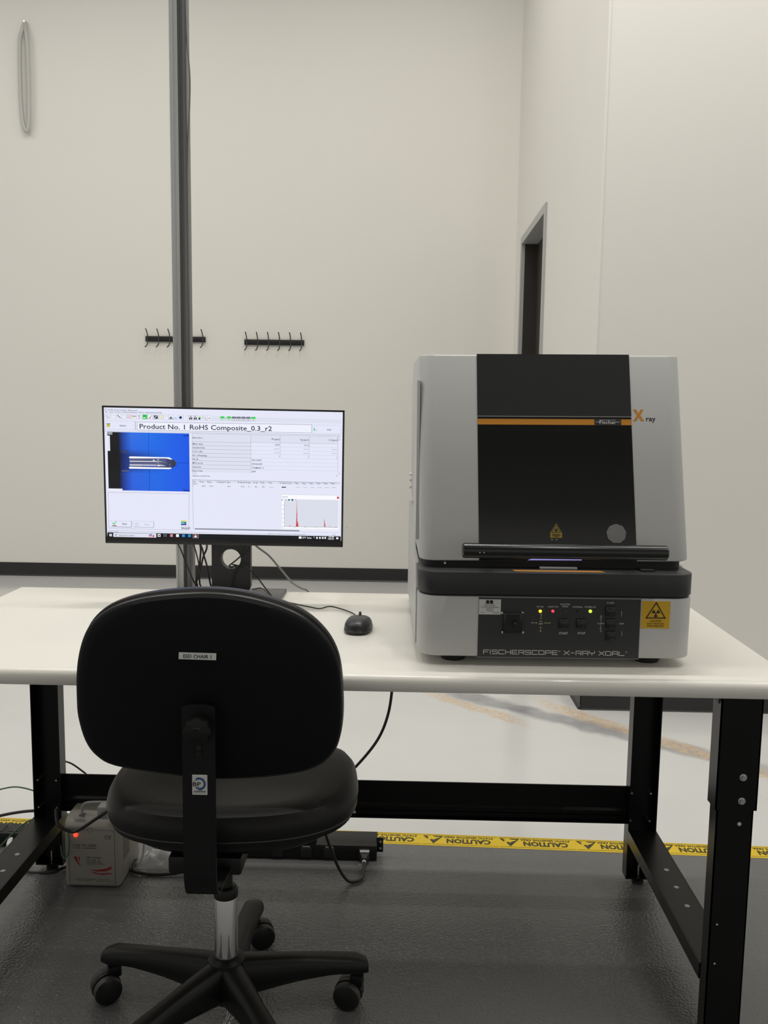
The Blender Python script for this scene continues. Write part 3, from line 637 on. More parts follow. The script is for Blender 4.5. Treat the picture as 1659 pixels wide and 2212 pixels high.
# lower list
B.hline('scr_ink', 636, 520, 1582, 1.6); B.seg('scr_line', 637, 520, 646, 845, 1.6)
B.poly('scr_head', [(637, 522), (1582, 541), (1582, 556), (638, 536)], 1)
for i, (st, x) in enumerate((('No.', 642), ('Pb [p...', 684), ('Hg [p...', 731), ('Cd [ppm]', 793), ('Cr [pp...', 844), ('Br [ppm]', 929), ('Ni [pp...', 977), ('Cu [p...', 1025), ('Sn [p...', 1072), ('Ti [p...', 1120), ('Zr [ppm]', 1195), ('Ca [p...', 1244), ('?', 1290))):
    B.text('scr_ink', st.replace('?', 'P [pp...'), x, 531+(x-642)*.0175, 9)
for x in range(1338, 1560, 46): B.text('scr_ink', 'P [pp...', x, 544, 8.5)
B.text('scr_ink', 'Block 1', 642, 545, 8)
for st, x in (('1', 642), ('129.5', 698), ('131.4', 746), ('81.5', 863), ('81.2', 950), ('71...', 992), ('82...', 1038), ('107...', 1083)): B.text('scr_ink', st, x, 559+(x-642)*.015, 8.5)
for x in (1128, 1300, 1346, 1391, 1437, 1483, 1529): B.rect('scr_line', x, 569+(x-1200)*.008, x+28, 571+(x-1200)*.008, 3)
B.rect('scr_ink', 1208, 566, 1236, 572, 3)
# spectrum window
B.poly('scr_bright', [(1204, 615), (1578, 622), (1576, 850), (1207, 843)], 2); B.frame('scr_thin', 1204, 615, 1578, 838, 1.8, 3)
B.poly('scr_plot', [(1226, 646), (1572, 652), (1570, 832), (1226, 825)], 3); B.text('scr_grey', 'Spectra', 1212, 630, 9, None, 'l', 4); B.rect('scr_red', 1562, 631, 1575, 644, 4)
for x, k in ((1212, 'scr_thin'), (1234, 'scr_thin'), (1255, 'scr_teal'), (1277, 'scr_ink'), (1299, 'scr_thin')): B.rect('scr_field', x-8, 644, x+8, 658, 4); B.rect(k, x-6, 646, x+6, 656, 5)
B.seg('scr_grey', 1225, 662, 1227, 824, 1.6, 4); B.seg('scr_grey', 1225, 824, 1564, 831, 1.8, 4)
for q in range(6): B.seg('scr_grey', 1214, 685+q*28, 1224, 685+q*28, 2, 4)
for q in range(6): B.seg('scr_grey', 1288+q*66, 829, 1300+q*66, 829, 1.6, 4)
for x, h, w_ in ((1261, 13, 5), (1302, 60, 3), (1306, 168, 4), (1311, 36, 9), (1482, 50, 6), (1487, 26, 4), (1515, 8, 4)): B.poly('scr_red', [(x-w_/2, 826), (x+w_/2, 826), (x+w_*.15, 826-h), (x-w_*.15, 826-h)], 4)
for k_ in range(3): B.seg('scr_red', 1304+k_*3, 826, 1305+k_*3, 826-(130, 90, 30)[k_], 1.8, 4)
# scroll bar, status, taskbar
B.poly('scr_line', [(655, 836), (1322, 848), (1322, 857), (655, 845)], 2); B.hline('scr_thin', 646, 844, 1574, 1.6)
B.hline('scr_line', 103, 852, 1582, 1.4); B.text('scr_grey', 'Result to result', 105, 857, 7.5, 62); B.text('scr_grey', '(Pressure is stored for the last stable run of this block run 0:17', 1120, 872, 7.5, 245); B.text('scr_grey', '8:15', 1535, 879, 8)
B.poly('scr_bar', [(100, 864), (1586, 889), (1586, 920), (98, 895)], 2)
B.poly('scr_head', [(137, 867), (410, 871), (410, 899), (137, 895)], 3); B.text('scr_grey', 'Type here to search', 170, 882, 11, 102, 'l', 4); B.poly('scr_grey', [(148, 884), (154, 874), (160, 879), (156, 886)], 4)
B.rect('scr_pink', 362, 878, 382, 892, 4); B.rect('scr_sky', 371, 875, 382, 885, 5); B.rect('scr_red', 386, 883, 397, 894, 5)
for (a, b) in ((112, 874), (121, 874), (112, 883), (121, 883)): B.rect('scr_bright', a, b, a+7, b+7, 4)
for x, k in ((428, 'scr_bright'), (466, 'scr_grey'), (507, 'scr_pink'), (545, 'scr_bright'), (583, 'scr_sky'), (621, 'scr_sky')): B.rect(k, x-9, 875+(x-428)*.01, x+9, 893+(x-428)*.01, 4)
B.rect('scr_bar', 424, 880, 433, 889, 5); B.rect('scr_bar', 463, 876, 469, 894, 5); B.rect('scr_bright', 539, 883, 551, 886, 5); B.rect('scr_teal', 617, 881, 626, 890, 5)
B.rect('scr_grey', 641, 874, 680, 903, 3); B.rect('scr_brown', 645, 877, 676, 897, 4); B.poly('scr_bright', [(650, 895), (660, 880), (670, 895)], 5)
B.text('scr_bright', '59\u00b0F  Sunny', 1342, 897, 11, 58, 'l', 4); B.rect('scr_bright', 1318, 890, 1336, 904, 4); B.text('scr_bright', '^', 1412, 897, 12, None, 'l', 4)
for x in (1434, 1453, 1471, 1487): B.rect('scr_bright', x-5, 893, x+5, 905, 4)
B.text('scr_bright', '4:05 PM', 1525, 893, 9, 33, 'c', 4); B.text('scr_bright', '9/28/2023', 1523, 905, 9, 40, 'c', 4); B.rect('scr_bright', 1557, 895, 1571, 907, 4)
# start buttons, small logo
B.frame('scr_line', 101, 600, 618, 838, 1.6); B.frame('scr_thin', 108, 788, 250, 829, 1.6); B.seg('scr_line', 122, 826, 252, 830, 2.5); B.seg('scr_line', 252, 788, 252, 830, 2.5); B.text('scr_ink', 'Start', 192, 807, 13, 32, 'l')
B.seg('scr_green', 130, 800, 140, 812, 5, 4); B.seg('scr_green', 139, 812, 155, 792, 5, 4); B.rect('scr_brown', 130, 817, 158, 822, 4)
B.frame('scr_thin', 262, 790, 392, 830, 1.6); B.seg('scr_line', 268, 829, 394, 832, 2); B.seg('scr_line', 394, 791, 394, 832, 2); B.text('scr_thin', 'Stop', 333, 810, 13, 32, 'l'); B.rect('scr_thin', 270, 804, 300, 808, 3); B.rect('scr_thin', 272, 818, 300, 822, 3)
B.rect('scr_navy', 566, 808, 602, 816, 3); B.rect('scr_cyan', 566, 795, 602, 806, 3); B.rect('scr_yellow', 567, 786, 601, 795, 3); B.rect('scr_green', 572, 792, 584, 800, 4); B.rect('scr_navy', 588, 797, 598, 806, 4)
B.frame('scr_ink', 570, 829, 624, 841, 2.2, 3); B.text('scr_ink', 'Fischer', 597, 837, 10, 46, 'c', 4)
# camera picture
pic = MB(XD); a = SC(90, 208); b_ = SC(614, 222); c_ = SC(622, 596); d_ = SC(104, 587); yy = .0015-.00012
pic.rect((a[0]+d_[0])/2, (b_[0]+c_[0])/2, (c_[1]+d_[1])/2, (a[1]+b_[1])/2, yy, .0001); pic.build('camera_picture', 'scr_picture', scr)
for y0, y1, k in ((366, 380, 'scr_bright'), (380, 432, 'scr_metal_dark'), (387, 391, 'scr_metal'), (396, 401, 'scr_bright'), (409, 413, 'scr_metal'), (419, 424, 'scr_bright'), (424, 430, 'scr_metal'), (432, 447, 'scr_bright')):
    x0, x1 = 231, 512
    if y0 == 366: B.poly(k, [(231, 374), (236, 367), (488, 374), (510, 387), (498, 388), (470, 381), (236, 380)], 4)
    elif y0 == 432: B.poly(k, [(231, 440), (236, 434), (510, 441), (498, 448), (488, 450), (236, 446)], 4)
    elif y0 == 380: B.poly(k, [(236, 379), (485, 383), (508, 395), (508, 440), (236, 435)], 3)
    else: B.poly(k, [(236, y0), (470+random.randint(-90, 30), y0+3), (470, y1+3), (236, y1)], 5)
for _ in range(26):
    x = random.uniform(380, 496); y = random.uniform(386, 432); B.rect(random.choice(('scr_metal', 'scr_metal', 'scr_bright', 'scr_metal_dark')), x, y, x+random.uniform(3, 12), y+random.uniform(2, 4), 6)
B.poly('scr_tip', [(503, 386), (520, 392), (532, 405), (535, 414), (528, 428), (512, 441), (503, 444)], 5)
B.seg('scr_navy', 356, 214, 357, 366, 1.6, 5); B.seg('scr_navy', 362, 450, 363, 592, 1.6, 5); B.seg('scr_navy', 536, 409, 616, 411, 1.6, 5)
B.text('scr_navy', 'inch', 579, 233, 15, 34, 'l', 5); B.text('scr_navy', '280\u00b5', 578, 588, 15, 42, 'l', 5); B.text('scr_navy', '0.1', 515, 428, 12, 25, 'l', 6); B.text('scr_bluedeep', '0.1x Conf./D...', 320, 428, 10, 105, 'l', 6)
B.rect('scr_tip', 180, 330, 230, 335, 3); B.rect('scr_metal_dark', 186, 336, 228, 342, 3); B.rect('scr_grey', 186, 459, 232, 463, 3); B.rect('scr_tip', 190, 465, 228, 469, 3)
for x in (98, 115): B.rect('scr_thin', x-8, 211, x+8, 226, 4); B.frame('scr_ink', x-4, 215, x+4, 222, 2, 5)
B.rect('scr_field', 92, 233, 109, 330, 4); B.seg('scr_line', 100, 240, 101, 322, 1.5, 5); B.rect('scr_field', 103, 576, 192, 588, 4)
for k, mb2 in B.m.items(): mb2.build('screen_print', k, scr, None, 'stuff')
# stand
NX, NY = -.306, .665
m = MB()
n = 28; hole = [(NX+.0265*math.cos(2*math.pi*i/n), .8965+.0265*math.sin(2*math.pi*i/n)) for i in range(n)]
bm = bmesh.new()
def ringv(y): return [bm.verts.new((x, y, z)) for x, z in hole]
def rectv(y):
    out = []
    for i in range(n):
        a = 2*math.pi*i/n; c, s = math.cos(a), math.sin(a); k = 1/max(abs(c), abs(s)); out.append(bm.verts.new((NX+.052*c*k, y, .905+(.104 if True else 0)*s*k)))
    return out
h0, h1, r0, r1 = ringv(NY), ringv(NY+.022), rectv(NY), rectv(NY+.022)
for i in range(n):
    j = (i+1) % n
    bm.faces.new((h0[i], h0[j], r0[j], r0[i])); bm.faces.new((h1[j], h1[i], r1[i], r1[j])); bm.faces.new((h0[j], h0[i], h1[i], h1[j])); bm.faces.new((r0[i], r0[j], r1[j], r1[i]))
m.bm(bm); nk = m.build('stand_neck', 'stand_dark', mon)
m = MB(); m.lathe([(.0265, -.001), (.0278, -.001), (.0278, .0), (.0265, .0)], (NX, NY, .8965), 'y', 32, closed=True)
m.build('cable_ring', 'stand_plate', nk)
m = MB(); m.box(NX-.04, NX+.04, .625, NY+.004, .98, 1.09, .004); m.build('stand_head', 'stand_dark', mon)
m = MB(); m.box(-.452, -.168, .565, .752, H+.0005, H+.0105, .002); m.build('stand_base', 'stand_plate', mon)
# ------------------------------------------------------------------ mouse
ms = thing('computer_mouse', 'small black wired computer mouse on the white bench top', 'mouse', (.05, .345, H))
def blob(mb, cx, cy, z0, lx, ly, hz, rot=0, nz=9, n=32, p=2.4, flat=.0):
    rr = []
    for k in range(nz+1):
        t = k/nz; a = t*math.pi/2; s = math.cos(a)**.55 if k < nz else .02; z = z0+hz*math.sin(a)
        ring = []
        for i in range(n):
            q = 2*math.pi*i/n; c, sn = math.cos(q), math.sin(q)
            x = lx*math.copysign(abs(c)**(2/p), c)*s; y = ly*math.copysign(abs(sn)**(2/p), sn)*s
            ring.append((x, y, z + (-.10*hz*(y/ly) if k else 0)))
        rr.append(ring)
    return mb.rings(rr, xf=T((cx, cy, 0)) @ RZ(rot))
m = MB(); blob(m, .052, .350, H+.009, .0315, .0535, .0225, -4, p=2.6); m.build('top_shell', 'mouse', ms)
m = MB(); rr = []
for s_, z in ((.92, .0008), (1.0, .003), (1.03, .008), (.99, .0105)):
    rr.append([(.0315*math.copysign(abs(math.cos(q))**(2/2.6), math.cos(q))*s_, .0535*math.copysign(abs(math.sin(q))**(2/2.6), math.sin(q))*s_, H+z) for q in [2*math.pi*i/32 for i in range(32)]])
m.rings(rr, xf=T((.052, .350, 0)) @ RZ(-4)); m.build('bottom_shell', 'bezel', ms)
m = MB(); m.lathe([(0, -.003), (.009, -.003), (.010, 0), (.009, .003), (0, .003)], (.054, .382, H+.026), 'x', 18); m.build('scroll_wheel', 'rubber', ms)
m = MB(); m.tube([(.0535, .402, H+.010), (.050, .425, H+.012), (.045, .452, H+.006), (.028, .50, H+.0045), (-.005, .545, H+.0045), (-.033, .560, H+.006), (-.056, .540, H+.0045), (-.082, .556, H+.0045), (-.122, .586, H+.0045), (-.165, .592, H+.013), (-.185, .606, H+.013), (-.196, .635, H+.013), (-.222, .70, H+.016), (-.240, .735, H+.014), (-.258, .72, H+.013)], .0017, 7, 8); m.build('cord', 'cable', ms)
# ------------------------------------------------------------------ chair
CX, CY = -.203, .068
ch = thing('task_chair', 'black swivel task chair on casters in front of the white workbench', 'chair', (CX, CY, 0))
OUT = [(-0.244, -0.0295), (-0.2411, 0.0173), (-0.2335, 0.0572), (-0.2213, 0.0904), (-0.2045, 0.1154), (-0.1749, 0.1388), (-0.1327, 0.1559), (-0.0812, 0.1665), (-0.0107, 0.1727), (0.0435, 0.1698), (0.0914, 0.16), (0.1393, 0.143), (0.1745, 0.1209), (0.2034, 0.0888), (0.2197, 0.053), (0.2264, 0.0069), (0.2279, -0.053), (0.2215, -0.1001), (0.208, -0.1274), (0.1853, -0.1465), (0.1462, -0.1593), (0.0645, -0.1687), (-0.0175, -0.1699), (-0.0995, -0.1633), (-0.1815, -0.1532), (-0.2141, -0.1369), (-0.2331, -0.1101), (-0.2434, -0.0664)]
OUT = [(p.x, p.y) for p in spline([(a, b, 0) for a, b in OUT], 4, True)]
BXc, BZc, BYc = -.18, .81, -.15
def bp(u, v, dy): return (BXc+u, BYc+dy+.30*(u+.008)**2-.10*v-.012, BZc+v)
def back_rings(sch, zo=0):
    rr = []
    for s_, dy in sch: rr.append([bp(-.008+(u+.008)*s_, v*s_+zo*(v > 0), dy) for u, v in OUT])
    return rr
m = MB(); m.rings(back_rings([(.02, -.012), (.35, -.0115), (.7, -.008), (.9, -.003), (.965, .000), (.985, .004), (.985, .014), (.90, .018), (.02, .018)])); m.build('back_shell', 'shell', ch)
m = MB(); m.rings(back_rings([(.90, .012), (.97, .013), (1.0, .018), (1.006, .028), (.995, .042), (.95, .055), (.80, .064), (.4, .066), (.02, .066)], .006)); m.build('back_cushion', 'vinyl', ch)
m = MB(); m.tube([bp(-.008+(u+.008)*.987, v*.987, .009) for u, v in OUT], .0042, 8, 1, True); m.build('edge_trim', 'trim_rubber', ch)
# name label and bar
def back_y(u, v): return bp(u, v, -.0125)[1]
m = MB(T((-.197, back_y(-.017, .065)-.0015, .8755)) @ RX(-5.5) @ RY(.6)); m.box(-.032, .032, -.0005, .001, -.0058, .0058); lb = m.build('name_label', 'paper', ch)
m = MB(T((-.197, back_y(-.017, .065)-.0015, .8755)) @ RX(-5.5) @ RY(.6)); m.text('ESD CHAIR 1', 0, 0, .0062, .048, -.0006); m.build('label_print', 'ink', lb, 35, 'stuff')
BX, BYb = -.1945, -.190
path = [(BYb, .787), (BYb, .70), (BYb, .60), (BYb, .50), (BYb+.003, .470), (BYb+.012, .448), (BYb+.030, .436), (BYb+.055, .433), (-.06, .430), (.02, .425)]
P = spline([(0, a, z) for a, z in path], 5); rr = []; hw, ht = .0285, .0028
for i, p in enumerate(P):
    t = (P[min(i+1, len(P)-1)]-P[max(i-1, 0)]).normalized(); nrm = Vector((0, t.z, -t.y))
    w_ = hw
    rr.append([Vector((BX+sx*w_, p.y+nrm.y*sn*ht, p.z+nrm.z*sn*ht)) for sx, sn in ((-1, 1), (1, 1), (1, -1), (-1, -1))])
m = MB(); m.rings(rr)
arc = [(BX+.0285*math.cos(math.radians(a)), .787+.006*math.sin(math.radians(a))) for a in range(0, 181, 15)]
m.prism(arc, BYb-.0028, BYb+.0028); bar = m.build('back_bar', 'barpaint', ch)
m = MB(); m.box(BX-.0065, BX+.0055, BYb-.0035, BYb-.0026, .698, .735, .002, 2); m.build('slot', 'gap_black', bar)
m = MB(); m.lathe([(.0058, 0), (.0095, -.0003), (.0092, -.0012), (.0062, -.0010)], (BX-.0005, BYb-.0026, .703), 'y', 18, closed=True); m.build('slot_rim', 'nylon', bar)
m = MB(); rr = []
for r, dy in ((.010, 0), (.011, -.016), (.0225, -.018), (.0240, -.022), (.0240, -.030), (.0225, -.034), (.010, -.037), (.001, -.0375)):
    rr.append([((r*(1+.055*math.cos(8*q)*(r > .015)))*math.cos(q)-.1900, BYb-.002+dy, .7570+(r*(1+.055*math.cos(8*q)*(r > .015)))*math.sin(q)) for q in [2*math.pi*i/64 for i in range(64)]])
m.rings(rr); m.build('adjusting_knob', 'nylon', ch)
m = MB(); m.lathe([(0, -.002), (.0085, -.002), (.010, 0), (.010, .008), (0, .008)], (-.1900, BYb-.038, .757), 'y', 20); m.build('knob_cap', 'nylon', ch)
m = MB(); m.cyl((BX, BYb+.002, .755), (BX, back_y(0, -.055)+.012, .755), .012); m.build('bar_mount', 'nylon', ch)
# maker label on bar
LX, LZ, LY = -.1930, .6510, BYb-.0030
m = MB(); m.box(LX-.0131, LX+.0131, LY-.0006, LY+.001, LZ-.0180, LZ+.0180, .0005, 1); lb = m.build('maker_label', 'paper', ch)
m = MB(); y = LY-.0007
for k in range(38):
    a = math.radians(-128+k*7.0)
    r0_, r1_ = .0080, .0116
    if a < math.radians(-105) or a > math.radians(110): r1_ = .0096
    m.line((LX-.001+r0_*math.cos(a), LZ+.0020+r0_*math.sin(a)), (LX-.001+r1_*math.cos(a+.10), LZ+.0020+r1_*math.sin(a+.10)), .00105, y, .0003, False)
m.build('label_ring', 'blue_ink', lb, 35, 'stuff')
m = MB(); m.text('BP', LX-.0048, LZ+.0018, .0078, .0138, y); m.rect(LX-.0072, LX+.0028, LZ-.0042, LZ-.0036, y); m.rect(LX-.0105, LX+.0105, LZ-.0118, LZ-.0108, y); m.rect(LX-.0105, LX+.0105, LZ-.0136, LZ-.0133, y); m.rect(LX+.0078, LX+.0092, LZ+.0128, LZ+.0131, y)
m.build('label_print', 'ink', lb, 35, 'stuff')
# seat
SXF = T((-.188, .112, 0)) @ RZ(5)
def seat_ring(s_, z, dyf=0, n=64):
    out = []
    for i in range(n):
        q = 2*math.pi*i/n; c, sn = math.cos(q), math.sin(q); p = 2.75
        x = .252*math.copysign(abs(c)**(2/p), c); y = .214*math.copysign(abs(sn)**(2/p), sn)
        zz = z-(.020*max(0, (y*s_-.10)/.11)**2 if y > 0 else 0)+.012*(x*s_/.25)**2+.010*max(0, (-y*s_-.08)/.13)**2
        out.append((x*s_, y*s_, zz))
    return out
m = MB(SXF); m.rings([seat_ring(*a) for a in ((.02, .466), (.6, .466), (.90, .468), (.975, .474), (.985, .483), (.99, .486), (1.0, .490), (1.008, .503), (.995, .520), (.955, .533), (.88, .540), (.70, .540), (.4, .535), (.02, .533))]); m.build('seat_cushion', 'vinyl', ch)
m = MB(SXF); m.tube([(a, b, c) for a, b, c in seat_ring(.992, .4865)], .0022, 6, 1, True); m.build('seat_piping', 'trim_rubber', ch)
m = MB(SXF); m.rings([seat_ring(.80, .448), seat_ring(.86, .458), seat_ring(.86, .467)]); m.build('seat_pan', 'nylon', ch)
m = MB(); m.box(CX-.082, CX+.058, -.07, .20, .416, .452, .006); m.rings([[(CX-.066, -.05, .418), (CX+.045, -.05, .418), (CX+.045, .17, .418), (CX-.066, .17, .418)], [(CX-.05, -.01, .383), (CX+.028, -.01, .383), (CX+.028, .12, .383), (CX-.05, .12, .383)]]); m.build('mechanism', 'powder_soft', ch)
m = MB(); m.cyl((CX+.05, .06, .437), (-.038, .045, .440), .005); m.box(-.040, -.012, .030, .062, .428, .449, .004); m.build('height_lever', 'nylon', ch)
m = MB(); m.cyl((CX, CY, .295), (CX, CY, .40), .0140, n=28); m.build('gas_piston', 'bar_black', ch)
m = MB(); m.lathe([(.0135, .318), (.0215, .316), (.0250, .310), (.0250, .296), (0, .296)], (CX, CY, 0), n=32); m.build('column_collar', 'nylon', ch)
m = MB(); m.lathe([(0, .15), (.0243, .15), (.0243, .298), (.0235, .300), (0, .300)], (CX, CY, 0), n=40); m.build('gas_column', 'chrome', ch)
# five star base
m = MB(); m.lathe([(0, .068), (.030, .068), (.034, .074), (.040, .135), (.038, .158), (.031, .166), (.0245, .168), (0, .168)], (CX, CY, 0), n=40); m.build('base_hub', 'nylon', ch)
ARM = []
def arm(angle, L=.302):
    rr = []
    for k in range(15):
        t = k/14; r = .012+t*(L-.012)
        zt = .160-.044*t**1.25; zb = .074+.018*math.sin(min(1, t*1.15)*math.pi/2)-.012*max(0, t-.75)/.25
        hw_ = .034-.012*min(1, t*2.2)+.003*t
        if t > .92: e = (t-.92)/.08; zt -= .007*e*e; hw_ -= .007*e*e; zb += .002*e*e
        cz_, hz_ = (zt+zb)/2, (zt-zb)/2
        ring = []
        for i in range(20):
            q = 2*math.pi*i/20; c, s = math.cos(q), math.sin(q)
            yy_ = hw_*math.copysign(abs(c)**.62, c); zz_ = hz_*math.copysign(abs(s)**.62, s)
            if s > 0: yy_ *= .80+.20*(1-s)
            ring.append((r, yy_, cz_+zz_))
        rr.append(ring)
    m = MB(T((CX, CY, 0)) @ RZ(angle)); m.rings(rr); m.build('base_arm', 'nylon', ch, 50)
for a, ca in ((88, 20), (162, 212), (16, 168), (232, 40), (304, -30)):
    arm(a)
    px, py = CX+.280*math.cos(math.radians(a)), CY+.280*math.sin(math.radians(a))
    F = T((px, py, 0)) @ RZ(ca)                 # caster frame: axle along local x? axle along y after rotation
    off = .018
    m = MB(F); m.cyl((0, 0, .05), (0, 0, .088), .0085, n=16)
    m.prism([(off+.031*math.cos(math.radians(t)), .0305+.031*math.sin(math.radians(t))) for t in range(-15, 196, 15)], -.0055, .0055)
    m.box(-.014, .014, -.010, .010, .050, .076, .003); cst = m.build('caster', 'nylon', ch)
    for sy in (-1, 1):
        m = MB(F); y0 = sy*.0075; y1 = sy*.0245
        m.lathe([(0, y0), (.0285, y0), (.0300, y0+sy*.002), (.0300, y1-sy*.004), (.0285, y1-sy*.001)], (off, 0, .0300), 'y', 32)
        wh = m.build('wheel', 'tread', cst)
        m = MB(F); m.lathe([(0, y1+sy*.0015), (.022, y1+sy*.001), (.0286, y1-sy*.001), (.0286, y1-sy*.004), (0, y1-sy*.004)], (off, 0, .0300), 'y', 32); m.build('wheel_cap', 'bar_black', wh)
# column bottom pin and drag chain
m = MB(); m.cyl((CX, CY, .068), (CX, CY, .052), .0062, n=20); m.build('column_pin', 'chrome', ch)
m = MB(); m.lathe([(0, .056), (.016, .057), (.017, .069), (0, .069)], (CX, CY, 0), n=20); m.build('pin_washer', 'nylon', ch)
def chain(pts, name):
    P = spline(pts, 14); acc = 0; last = P[0]; k = 0
    mb = MB()
    for a, b in zip(P, P[1:]):
        acc += (b-a).length
        if acc > .0075:
            acc = 0; t = (b-last).normalized(); a1 = t.orthogonal().normalized(); b1 = t.cross(a1)
            if k % 2: a1, b1 = b1, a1
            ctr = (last+b)/2; k += 1; last = b
            mb.tube([ctr+t*.0062*math.cos(q)+a1*.0032*math.sin(q) for q in [2*math.pi*i/10 for i in range(10)]], .00085, 5, 1, True)
    mb.build(name, 'zinc', ch, 35, 'stuff')
chain([(CX, CY, .052), (CX+.004, CY-.002, .04), (CX+.003, CY-.006, .028), (CX-.008, CY-.012, .012), (CX-.03, CY-.02, .004), (CX-.05, CY-.02, .003)], 'drag_chain')
chain([(CX+.014, CY, .056), (CX+.015, CY-.004, .036), (CX+.006, CY-.01, .016), (CX-.012, CY-.018, .004), (CX-.022, CY-.008, .003), (CX-.036, CY-.014, .003)], 'drag_chain')
# ------------------------------------------------------------------ steel post behind the bench
post = thing('strut_post', 'tall galvanised steel strut post behind the monitor', 'post', (-.468, .825, 0))
m = MB(); px0, px1, py0 = -.4915, -.4685, .800
pl = [(-.0225, 0), (-.0195, -.003), (-.016, -.003), (-.014, -.001), (-.0095, -.001), (-.0075, -.003), (-.0015, -.003), (0, 0), (0, .041), (-.0225, .041)]
m.rings([[(-.468+a, .805+b, z) for a, b in pl] for z in (0, ZC)]); m.build('channel', 'galv', post, 20)
pl = [(.0005, .003), (.004, .001), (.006, .006), (.0115, .006), (.013, .001), (.0165, .001), (.018, .004), (.0225, .004), (.0225, .041), (.0005, .041)]
m = MB(); m.rings([[(-.468+a, .805+b, z) for a, b in pl] for z in (0, ZC)]); m.build('back_channel', 'galv_dark', post, 20)
m = MB(); m.box(-.51, -.43, .795, .89, 0, .008, .001); m.build('base_plate', 'galv_dark', post)
m = MB(); m.tube([(-.447, .812, 2.6), (-.446, .812, 2.42), (-.444, .812, 2.28), (-.437, .812, 2.18), (-.4385, .812, 2.10), (-.445, .812, 1.98), (-.4465, .812, 1.8), (-.4455, .812, 1.5), (-.4465, .812, 1.2), (-.446, .812, .85)], .0022, 6, 6); m.build('tied_cable', 'galv_dark', post)
# ------------------------------------------------------------------ wall hook racks and hanging loop
def hook_rack(x0, x1, z, n, label):
    t = thing('hook_rack', label, 'hook rack', ((x0+x1)/2, WB-.01, z), 'black hook racks on the back wall')
    m = MB(); m.box(x0, x1, WB-.018, WB, z-.020, z+.020, .002); m.build('rail', 'bezel', t)
    for k in range(n):
        x = x0+.018+(x1-x0-.036)*k/(n-1)
        m = MB(); m.tube([(x-.004, WB-.055, z+.070), (x-.002, WB-.04, z+.055), (x, WB-.020, z+.022), (x+.001, WB-.020, z-.015), (x, WB-.024, z-.032), (x-.003, WB-.045, z-.052), (x-.010, WB-.060, z-.062)], .0042, 7, 4)
        m.build('hook', 'hook', t)
hook_rack(-1.765, -1.320, 1.800, 6, 'black coat hook rack on the back wall partly hidden by the steel post')
hook_rack(-1.030, -.588, 1.785, 6, 'black coat hook rack on the back wall right of the steel post, unobstructed')
lp = thing('hanging_cord_loop', 'long grey cord loop hanging high on the back wall at upper left', 'cord', (-2.6, WB-.03, 3.25))
m = MB(); m.tube([(-2.590, WB-.012, 4.01), (-2.604, WB-.03, 3.95), (-2.621, WB-.035, 3.88), (-2.628, WB-.035, 3.70), (-2.628, WB-.035, 3.46), (-2.618, WB-.035, 3.32), (-2.597, WB-.035, 3.262), (-2.578, WB-.035, 3.30), (-2.569, WB-.035, 3.46), (-2.567, WB-.035, 3.70), (-2.568, WB-.035, 3.86), (-2.578, WB-.03, 3.95)], .014, 10, 6, True); m.build('loop', 'bag_cord', lp)
m = MB(); m.cyl((-2.590, WB, 4.012), (-2.590, WB-.03, 4.012), .007); m.build('pin', 'zinc', lp)
# ------------------------------------------------------------------ floor tape
tp = thing('caution_tape', 'yellow static sensitive caution tape stuck across the floor under the bench', 'tape', (0, TAPE_Y0, 0))
TW = .076; ang = math.degrees(math.atan(TAPE_SL))
XT = T((0, TAPE_Y0, 0)) @ RZ(ang)
m = MB(XT); m.box(-2.6, 3.2, -.036, .036, 0, .0006); m.build('tape_strip', 'tape', tp)
PER = .232
first = None
for k in range(14):
    xc = .345-PER*6+PER*k+.113-.116
    X = XT @ T((xc, 0, .0008)) @ RZ(180) @ RX(-90)
    if first is None:
        m = MB(); m.text('CAUTION', -.026, .0060, .0255, .134, 0, 'c', .0002, .045); m.text('STATIC SENSITIVE AREA', -.026, -.0185, .0110, .150, 0, 'c', .0002, .03)
        m.rect(-.114, .1135, .0268, .0280, 0, .0002); m.rect(-.114, .1135, -.0305, -.0293, 0, .0002)
        a = m.build('caution_lettering', 'tape_ink', tp, None)
        m = MB(); A, Bv, Cv = (.060, -.0225), (.108, -.0225), (.084, .0205)
        hand = [(.068, -.0150), (.078, -.0135), (.090, -.0205), (.097, -.0200), (.092, -.0140), (.0955, -.0120), (.089, -.0095), (.091, -.0050), (.0835, -.0085), (.0815, -.0050), (.079, -.0100)]
        m.prism([(.060, -.0225), (.0865, -.0225), (.078, -.0165), (.066, -.0175), (.0725, -.0100), (.079, -.0055), (.0845, .0010), (.0865, -.0045), (.0925, -.0010), (.084, .0205)], -.0002, 0)
        m.prism([(.0895, -.0225), (.108, -.0225), (.0985, -.0050), (.0950, -.0085), (.0985, -.0120), (.0955, -.0140), (.1010, -.0195)], -.0002, 0)
        m.v = [Vector((.084+(v.x-.084)*1.28-.003, v.y, v.z*1.12+.001)) for v in m.v]
        b = m.build('hand_symbol', 'tape_ink', tp, None); first = (a, b)
    for j, o in enumerate(first):
        q = o if k == 0 else o.copy()
        if k: COL.objects.link(q); q.parent = tp; q.matrix_parent_inverse = tp.matrix_basis.inverted()
        q.matrix_basis = X
